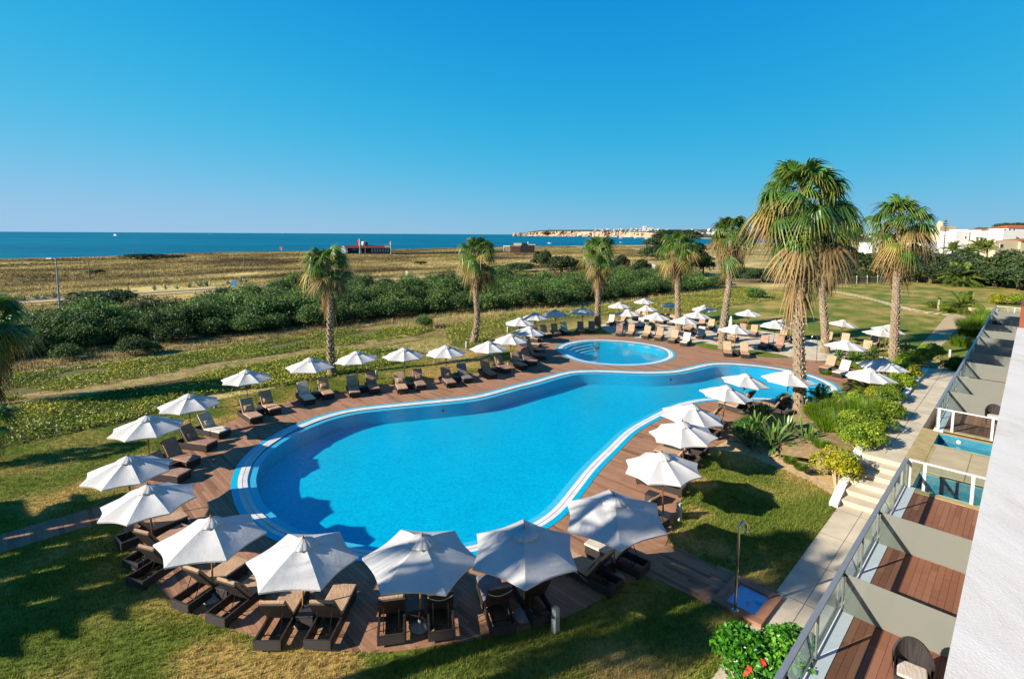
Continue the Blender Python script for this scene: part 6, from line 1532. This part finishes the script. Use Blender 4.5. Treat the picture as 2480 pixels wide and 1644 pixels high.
# beach bar with red roof
b = far(888, 300); b.z = hz(*uv(b)); kx = 300 / FPX
def lx_(px): return (px - 888) * kx
bar = empty('beach_bar', tuple(b), math.atan2(b.y, b.x) - math.pi / 2, 'dark beach bar with long red roof and white gable end', 'building'); gz = b.z
zr = top_z(b, 594) - gz; ze = top_z(b, 600) - gz; zf = top_z(b, 614) - gz
MB().box(((lx_(846) + lx_(942)) / 2, 0, (zf + ze) / 2), (lx_(942) - lx_(846), 7, ze - zf)).build('wall', MAT['dark_wood'], bar)
m = MB(); x0, x1 = lx_(838), lx_(928)
m.add([(x0, -4, ze), (x1, -4, ze), (x1, 0, zr), (x0, 0, zr), (x1, 4, ze), (x0, 4, ze)], [(0, 1, 2, 3), (3, 2, 4, 5)]); m.add([(x0, -4, ze - .15), (x1, -4, ze - .15), (x1, -4, ze), (x0, -4, ze)], [(0, 1, 2, 3)]); m.build('roof', MAT['red_roof'], bar)
m = MB(); m.add([(x1, -4, ze), (lx_(943), -4, ze + .05), (lx_(937), 0, zr), (x1, 0, zr)], [(0, 1, 2, 3)]); m.build('porch_roof', MAT['grey_wood'], bar)
m = MB(); m.add([(lx_(832), -3.6, zf + .4), (lx_(842), -3.9, zf + .4), (lx_(842), -3.9, ze), (lx_(837), -3.8, zr), (lx_(832), -3.6, ze)], [(0, 1, 2, 3, 4)]); m.add([(lx_(832), -3.6, zf + .4), (lx_(832), 3.6, zf + .4), (lx_(832), 3.6, ze), (lx_(832), -3.6, ze)], [(3, 2, 1, 0)]); m.build('gable', MAT['white_paint'], bar)
for px in (900, 906, 912, 918, 924, 930, 936): MB().box((lx_(px), -3.56, (zf + ze) / 2 + .3), (.9, .1, 1.7)).build('window', MAT['galv'], bar)
MB().box((lx_(873), -3.56, (zf + ze) / 2), (1.6, .1, 2.2)).build('window', MAT['galv'], bar); MB().box((lx_(861), -3.56, ze - .9), (1.8, .1, .5)).build('window', MAT['galv'], bar)
MB().lathe([(0, zr - .4), (.95, zr - .4), (.95, zr + 2.0), (0, zr + 2.0)], 12, (lx_(881), 0, 0)).build('water_tank', MAT['white_paint'], bar); MB().box((lx_(887), 0, zr + .7), (1.6, 1.6, 2.0)).build('chimney_box', MAT['dark_wood'], bar)
m = MB()
for px in np.arange(820, 950, 4.0): m.box((lx_(px), -4.2, zf / 2), (.3, .3, zf + .2))
o = m.build('stilts', MAT['grey_wood'], bar); o['kind'] = 'stuff'
MB().box((lx_(884), -1, zf - .05), (lx_(945) - lx_(822), 9, .25)).build('platform', MAT['grey_wood'], bar)
for px, zt_, w_ in ((871, 578, 'tall red flag beside the red roofed bar'), (946, 584, 'red and white flag at the right end of the beach bar')):
    q = far(px, 294); q.z = gz; h = top_z(q, zt_) - gz; o = empty('flag', tuple(q), 0, w_, 'flag'); MB().tube([(0, 0, 0), (0, 0, h)], .1, 6).build('pole', MAT['white_paint'], o)
    m = MB(); s_ = 1 if px < 900 else .6
    m.add([(-.1, 0, h - .1), (-1.2 * s_, .2, h - 1.2), (-1.5 * s_, 0, h - 2.6), (-1.0 * s_, .25, h - 3.6 * s_), (-.1, 0, h - 4.2 * s_)], [(0, 1, 2, 3, 4)]); m.build('cloth', MAT['flag'], o)
q = at(682, 611, -.6); q.z = hz(*uv(q)); h = top_z(q, 598) - q.z; o = empty('beach_flag', tuple(q), 0, 'red and white marker flag on the dune crest', 'flag'); MB().tube([(0, 0, 0), (0, 0, h)], .1, 6).build('pole', MAT['white_paint'], o); MB().box((-.3, 0, h - .7), (1.3, .1, 1.5)).build('cloth', MAT['flag'], o)
# brown beach house
b = far(1258, 330); b.z = hz(*uv(b)); k2 = 330 / FPX; gz = b.z; o = empty('beach_house', tuple(b), math.atan2(b.y, b.x) - math.pi / 2, 'brown wooden beach house on stilts with a glassed terrace', 'building')
X = lambda px: (px - 1258) * k2
Z = lambda py: top_z(b, py) - gz
MB().box(((X(1260) + X(1294)) / 2, 0, (Z(594) + Z(613)) / 2), (X(1294) - X(1260), 8, Z(594) - Z(613))).build('wall', MAT['dark_wood'], o)
MB().box(((X(1236) + X(1260)) / 2 - .01, -.5, (Z(597) + Z(611)) / 2), (X(1260) - X(1236), 7, Z(597) - Z(611))).build('side_wall', MAT['brown_wood'], o)
MB().box(((X(1235) + X(1262)) / 2, -.5, Z(596.4)), (X(1262) - X(1235), 7.6, .6)).build('roof', MAT['grey_wood'], o); MB().box(((X(1280) + X(1296)) / 2, 0, Z(592.6)), (X(1296) - X(1280), 8.6, .5)).build('roof', MAT['paver'], o)
MB().box(((X(1244) + X(1263)) / 2, 1.5, Z(592)), (X(1263) - X(1244), 4, Z(588) - Z(594))).build('upper_room', MAT['beige_wall'], o); MB().box(((X(1264) + X(1276)) / 2, 1, Z(592)), (X(1276) - X(1264), 4, 1.6)).build('upper_block', MAT['dark_wood'], o)
MB().tube([(X(1279), 0, Z(593)), (X(1279), 0, Z(586))], .35, 8).build('chimney', MAT['white_paint'], o)
for px in (1220, 1226, 1231, 1235): MB().box((X(px), -3, (Z(596) + Z(608)) / 2), (.25, .25, Z(596) - Z(608))).build('terrace_post', MAT['white_paint'], o)
MB().box(((X(1219) + X(1236)) / 2, -1, Z(596.3)), (X(1236) - X(1219), 6, .5)).build('terrace_roof', MAT['white_paint'], o); MB().box(((X(1219) + X(1236)) / 2, -1, Z(609.5)), (X(1236) - X(1219), 6, .35)).build('terrace_floor', MAT['grey_wood'], o)
m = MB()
for px in np.arange(1220, 1296, 4.0): m.box((X(px), -3.2, Z(611) / 2), (.3, .3, Z(611)))
q = m.build('stilts', MAT['grey_wood'], o); q['kind'] = 'stuff'
# boardwalk with its rails, from bar to beach house
bw = empty('boardwalk', (0, 0, 0)); tag(bw, 'raised wooden boardwalk with rails linking the beach houses', None, None, 'structure')
m = MB(); dk_ = MB(); ptsb = [far(946 + i * (1240 - 946) / 60, 298 + i * .55) for i in range(61)]
for p_ in ptsb: p_.z = hz(*uv(p_)) + .9
for a, b_ in zip(ptsb, ptsb[1:]):
    dk_.tube([a, b_], .45, 4); m.tube([a + Vector((0, 0, 1.1)), b_ + Vector((0, 0, 1.1))], .1, 4); m.tube([a + Vector((0, 0, .6)), b_ + Vector((0, 0, .6))], .07, 4); m.tube([a - Vector((0, 0, .9)), a + Vector((0, 0, 1.1))], .12, 4)
dk_.build('walk_deck', MAT['grey_wood'], bw); q = m.build('rails', MAT['grey_wood'], bw); q['kind'] = 'stuff'
m = MB(); ptsb = [at(1140 + i * 5, 622 + i * .25, -1) for i in range(60)]
for p_ in ptsb: p_.z = hz(*uv(p_))
for a, b_ in zip(ptsb, ptsb[1:]): m.tube([a, a + Vector((0, 0, 1.2))], .09, 4); m.tube([a + Vector((0, 0, 1.1)), b_ + Vector((0, 0, 1.1))], .07, 4)
q = m.build('rails', MAT['grey_wood'], bw); q['kind'] = 'stuff'
# boats
bm_ = MB(); bm_.add([(-3, -1, .9), (3, -1, .9), (4.4, 0, 1.1), (3, 1, .9), (-3, 1, .9), (-2.8, -.7, 0), (3, -.6, 0), (3, .6, 0), (-2.8, .7, 0)], [(0, 1, 6, 5), (1, 2, 6), (2, 3, 7), (2, 7, 6), (3, 4, 8, 7), (4, 0, 5, 8), (0, 4, 3, 2, 1)]); hull = bm_.mesh('hull', MAT['boat']); cab = MB().rbox((-.3, 0, 1.5), (2.4, 1.3, 1.1), .15).mesh('cabin', MAT['boat'])
for px, py, s, w_ in ((1330, 590.5, 1.0, 'white motor boat right of the brown beach house'), (1503, 578, 2.2, 'white boat below the cliffs, left of the big ship'), (1543, 578, 3.6, 'largest white ship anchored before the town'), (1566, 579.5, 2.4, 'white boat just left of the pine'), (1503, 588, .8, 'small white boat near the shore right of the third palm'), (1362, 573.5, 1.2, 'tiny white boat close under the cliffs'), (508, 571, 2.6, 'tiny white boat far out at sea on the left'), (280, 571, 3.0, 'streak like distant boat far left'), (972, 567.6, 4, 'boat on the horizon right of the beach bar'), (684, 565.6, 5, 'boat on the horizon above the marker flag')):
    p_ = at(px, py, -3); o = empty('boat', tuple(p_), random.uniform(-.4, .4), w_, 'boat', 'white boats on the sea'); link('hull', hull, o, s=s); link('cabin', cab, o, s=s)
    if s > 3.0 and px > 1000:
        MB().tube([(0, 0, 3), (0, 0, 26)], .35, 5).build('mast', MAT['boat'], o)
# ------------------------------------------------------------------ cliffs and town across the bay
XS = list(np.arange(1262, 2340, 3.0))
def D_(x): return float(np.interp(x, (1240, 1300, 1400, 1500, 1600, 1700, 1800, 2000, 2340), (4300, 4150, 3900, 3500, 2900, 2400, 2150, 2000, 2000)))
def TOP(x): return float(np.interp(x, (1262, 1275, 1300, 1330, 1400, 1460, 1520, 1550, 1600, 1660, 1700, 1760, 1850, 2000, 2200, 2340), (565, 563, 559, 557, 557, 556.5, 556, 554.5, 556, 556, 555, 556, 558, 562, 566, 568)) + .5 * noise.noise(Vector((x * .05, 0, 3))))
def ROCK(x): return float(np.interp(x, (1262, 1420, 1500, 1600, 1680, 2340), (.78, .72, .62, .5, .25, .1)))
V = []; F = []; Mi = []; NJ = 16
for x in XS:
    D0 = D_(x); b = far(x, D0 + 250, -3, 570); zt_ = top_z(b, TOP(x)); rk = ROCK(x)
    for j in range(NJ):
        if j < 10:
            t = j / 9; z = -4 + (zt_ * rk + 4) * t; dd = D0 + 45 * t + (70 * noise.noise(Vector((x * .055, t * 1.2, 4))) + 30 * noise.noise(Vector((x * .2, t * 3, 8)))) * (1 if rk > .3 else .3)
            if rk < .3: dd += 200 * t
        else:
            t = (j - 9) / 6; z = zt_ * (rk + (1 - rk) * min(1, t * 1.6)); dd = D0 + 45 + 230 * t + (600 if j == 15 else 0) + (200 if rk < .3 else 0)
        q = far(x, dd, z, 570); V.append(tuple(q))
for i in range(len(XS) - 1):
    for j in range(NJ - 1): F.append((i * NJ + j, (i + 1) * NJ + j, (i + 1) * NJ + j + 1, i * NJ + j + 1)); Mi.append(0 if j < 9 and ROCK(XS[i]) > .3 else 1)
me = bpy.data.meshes.new('headland'); me.from_pydata(V, [], F); me.update(); me.materials.append(MAT['cliff']); me.materials.append(MAT['scrub']); me.polygons.foreach_set('material_index', Mi)
tag(link('headland', me), 'long headland of pale cliffs across the bay', None, None, 'structure')
for x, w_, t_, lab in ((1246, 9, 563.5, 'single pointed sea stack at the tip of the headland'), (1258, 13, 562.5, 'second sea stack beside the headland tip')):
    b = far(x, 4300, -3, 570); h = top_z(b, t_); k3 = 4300 / FPX * w_ / 2; m = MB(); n = 10; vs = []
    for j, (rr, zz_) in enumerate(((1, -4), (.9, h * .3), (.8, h * .6), (.45, h * .9), (.1, h * 1.05))):
        for i in range(n): a = i * 2 * math.pi / n; q = rr * k3 * (1 + .25 * noise.noise(Vector((i * .9, j * .7, x)))); vs.append((q * math.cos(a), q * math.sin(a), zz_ + 3))
    m.add(vs, [(j * n + i, j * n + (i + 1) % n, (j + 1) * n + (i + 1) % n, (j + 1) * n + i) for j in range(4) for i in range(n)]); tag(m.build('sea_stack', MAT['cliff'], None, tuple(b)), lab, 'rock', 'sea stacks off the headland')
tsand = [far(x, D_(x) - 25 + (40 if i else 0), -2.6 if not i else -.5, 570) for x in (1640, 1700, 1760, 1830) for i in (0, 1)]
m = MB(); m.add([tuple(p_) for p_ in tsand], [(2 * i, 2 * i + 2, 2 * i + 3, 2 * i + 1) for i in range(3)]); tag(m.build('town_beach', MAT['sand']), 'thin strip of sand below the far town', None, None, 'structure')
rt = random.Random(8); hm = []
for k in range(4):
    m = MB(); w_, d_, h_ = rt.uniform(.8, 1.6), 1, rt.uniform(.5, .9); m.box((0, 0, h_ / 2 - .1), (w_, d_, h_ + .2)); m.box((w_ * .25, .1, h_ * 1.2), (w_ * .45, d_ * .6, h_ * .42)); hm.append(m.mesh('town_house', MAT['town_white']))
for i in range(150):
    x = rt.choice((rt.uniform(1440, 1560), rt.uniform(1530, 1700), rt.uniform(1560, 1800), rt.uniform(1680, 1800), rt.uniform(1980, 2260)))
    rk = ROCK(x); t = rt.random() ** (1.6 if x < 1520 else .9); D0 = D_(x); b = far(x, D0 + 250, -3, 570); zt_ = top_z(b, TOP(x)); z = zt_ * (rk + (1 - rk) * min(1, (1 - t) * 1.05)); dd = D0 + 60 + 150 * (1 - t) + (200 if rk < .3 else 0); q = far(x, dd, z, 570); s = rt.uniform(7, 14) * (1 if x < 1800 else .9)
    tag(link('town_house', rt.choice(hm), None, tuple(q), (0, 0, rt.uniform(-.6, .6)), (s * rt.uniform(.8, 1.7), s, s * rt.uniform(.4, .75))), 'small white house of the far town on the headland' if x < 1900 else 'small white house glimpsed between the palms on the right', 'house', 'white houses of the far town')
q = far(1561, 3150, 0, 570); q.z = top_z(far(1561, 3150, 0, 570), 556); tag(MB().box((0, 0, 8), (20, 16, 26)).box((24, 0, 3), (34, 16, 18)).build('town_tower', MAT['town_white'], None, tuple(q)), 'tallest white tower block of the far town', 'building')
q = far(1720, 2500, 0, 570); 
# ------------------------------------------------------------------ houses on the right
def house(x0, x1, yt, yb, dist, lab, wallm, roofm=None, yr=None, wins=(), rz=0.0, depth=9, name='white_house'):
    b = far((x0 + x1) / 2, dist, 0, 600); z0 = min(top_z(b, yb), hz(*uv(b))) - 1; zt_ = top_z(b, yt); w_ = (x1 - x0) / FPX * (b.y * math.cos(PITCH)); b.z = z0
    o = empty(name, tuple(b), rz, lab, 'house', 'houses on the right hill'); h = zt_ - z0
    MB().box((0, 0, h / 2), (w_, depth, h)).build('wall', wallm, o)
    if roofm is not None:
        zr_ = top_z(b, yr) - z0; m = MB(); e = .35
        m.add([(-w_ / 2 - e, -depth / 2 - e, h + .02), (w_ / 2 + e, -depth / 2 - e, h + .02), (w_ / 2 + e, depth / 2 + e, h + .02), (-w_ / 2 - e, depth / 2 + e, h + .02), (-w_ / 2 + depth * .4, 0, zr_), (w_ / 2 - depth * .4, 0, zr_)], [(0, 1, 5, 4), (1, 2, 5), (2, 3, 4, 5), (3, 0, 4)]); m.build('roof', roofm, o)
    for px, py, sw_, sh_ in wins:
        xx = (px - (x0 + x1) / 2) / FPX * b.y; zz_ = top_z(Vector((b.x, b.y, z0)), py) - z0; f = MB().box((xx, -depth / 2 - .02, zz_), (sw_, .12, sh_)).build('window', MAT['white_paint'], o); MB().box((xx, -depth / 2 - .09, zz_), (sw_ * .75, .05, sh_ * .8)).build('pane', MAT['window_dark'], f)
house(2290, 2322, 560, 606, 280, 'white house block at the left end of the hill row', MAT['white_wall'], wins=((2343 - 30, 575, .8, 1.0),))
house(2318, 2352, 556, 606, 285, 'white house with parapet, second in the hill row', MAT['white_wall'], wins=((2343, 562, .7, .8),))
house(2348, 2402, 556.5, 606, 282, 'white house with thin terracotta roof edge on the hill', MAT['white_wall'], MAT['terracotta'], 553.5, ((2365, 566, .6, .6), (2385, 566, .6, .6)))
house(2400, 2432, 555, 606, 278, 'white house with three tiny top windows on the hill', MAT['white_wall'], None, None, ((2403, 556.5, .5, .5), (2414, 556.5, .6, .5), (2424, 556.5, .6, .5)))
house(2412, 2500, 553, 606, 290, 'large white house with broad orange tiled roof on the hill', MAT['white_wall'], MAT['terracotta'], 545.5, ((2466, 570, 1.2, 1.8), (2462, 578, .3, 3.0)))
house(2377, 2440, 582, 612, 215, 'beige house with small window in front of the white ones', MAT['beige_wall'], None, None, ((2391, 595, 1.0, 1.4),), name='beige_house'); house(2436, 2520, 584, 612, 220, 'beige house part with brown tiled roof at the right edge', MAT['beige_wall'], MAT['terracotta'], 578, (), name='beige_house')
house(2255, 2292, 548, 600, 330, 'cream house with a small dome left of the hill row', MAT['beige_wall'], None, None, (), name='domed_house'); house(2095, 2130, 588, 606, 300, 'white house seen through the rightmost palm skirt', MAT['white_wall']); house(2212, 2262, 585, 606, 300, 'white house right of the rightmost palm', MAT['white_wall'])
q = far(2273, 330, 0, 600); q.z = top_z(q, 548); tag(MB().lathe([(1.6, -.2), (1.6, 1.2), (1.2, 2.0), (.6, 2.5), (0, 2.6)], 12).build('dome', MAT['beige_wall'], None, tuple(q)), 'small cream dome on the roof left of the hill row', 'dome')
for px, d_, top, w_, lab, fl in ((2376, 300, 547, 34, 'dark umbrella pine behind the white houses', .6), (2445, 320, 534, 70, 'spreading umbrella pine above the orange roof', .5), (2475, 320, 538, 60, 'umbrella pine at the right edge above the orange roof', .5)): dark_tree(px, d_, top, w_, lab, .6, grp='pines behind the hill houses')
b = far(2286, 240, 0, 600); b.z = hz(*uv(b)); h = top_z(b, 529) - b.z; o = empty('norfolk_pine', tuple(b), 0, 'slender tiered pine left of the white hill houses', 'tree'); MB().tube([(0, 0, 0), (0, 0, h)], [.25, .05], 6).build('trunk', MAT['bark'], o); V = []; F = []; T = []; r = np.random.default_rng(4)
for j in range(12):
    z = h * (.35 + .64 * j / 12); rr = 2.6 * (1 - j / 12) + .35; n = 60; a = r.uniform(0, 6.28, n); q = rr * r.random(n); Cc = np.stack([np.cos(a) * q, np.sin(a) * q, z + .25 * q + r.normal(0, .08, n)], 1); v_, f_ = leaves_np(Cc, np.tile([0, 0, 1.0], (n, 1)), .5, r, .5); F.append(f_ + sum(len(x) for x in V)); V.append(v_); T.append(np.full(len(v_), .3))
link('foliage', fast_mesh('foliage', np.concatenate(V), np.concatenate(F), MAT['tree'], np.concatenate(T)), o)
for px, d_, top, s, w_ in ((2308, 190, 600, 2.4, 'date palm before the left white hill house'), (2345, 185, 604, 2.2, 'date palm spreading before the white hill houses'), (2370, 190, 592, 2.4, 'tall date palm left of the beige house'), (2392, 190, 594, 2.2, 'date palm touching the beige house')):
    b = far(px, d_, 0, 600); b.z = hz(*uv(b)); h = top_z(b, top) - b.z; feather_palm(b, s, w_, 30, max(1, h - 1.0), .3)
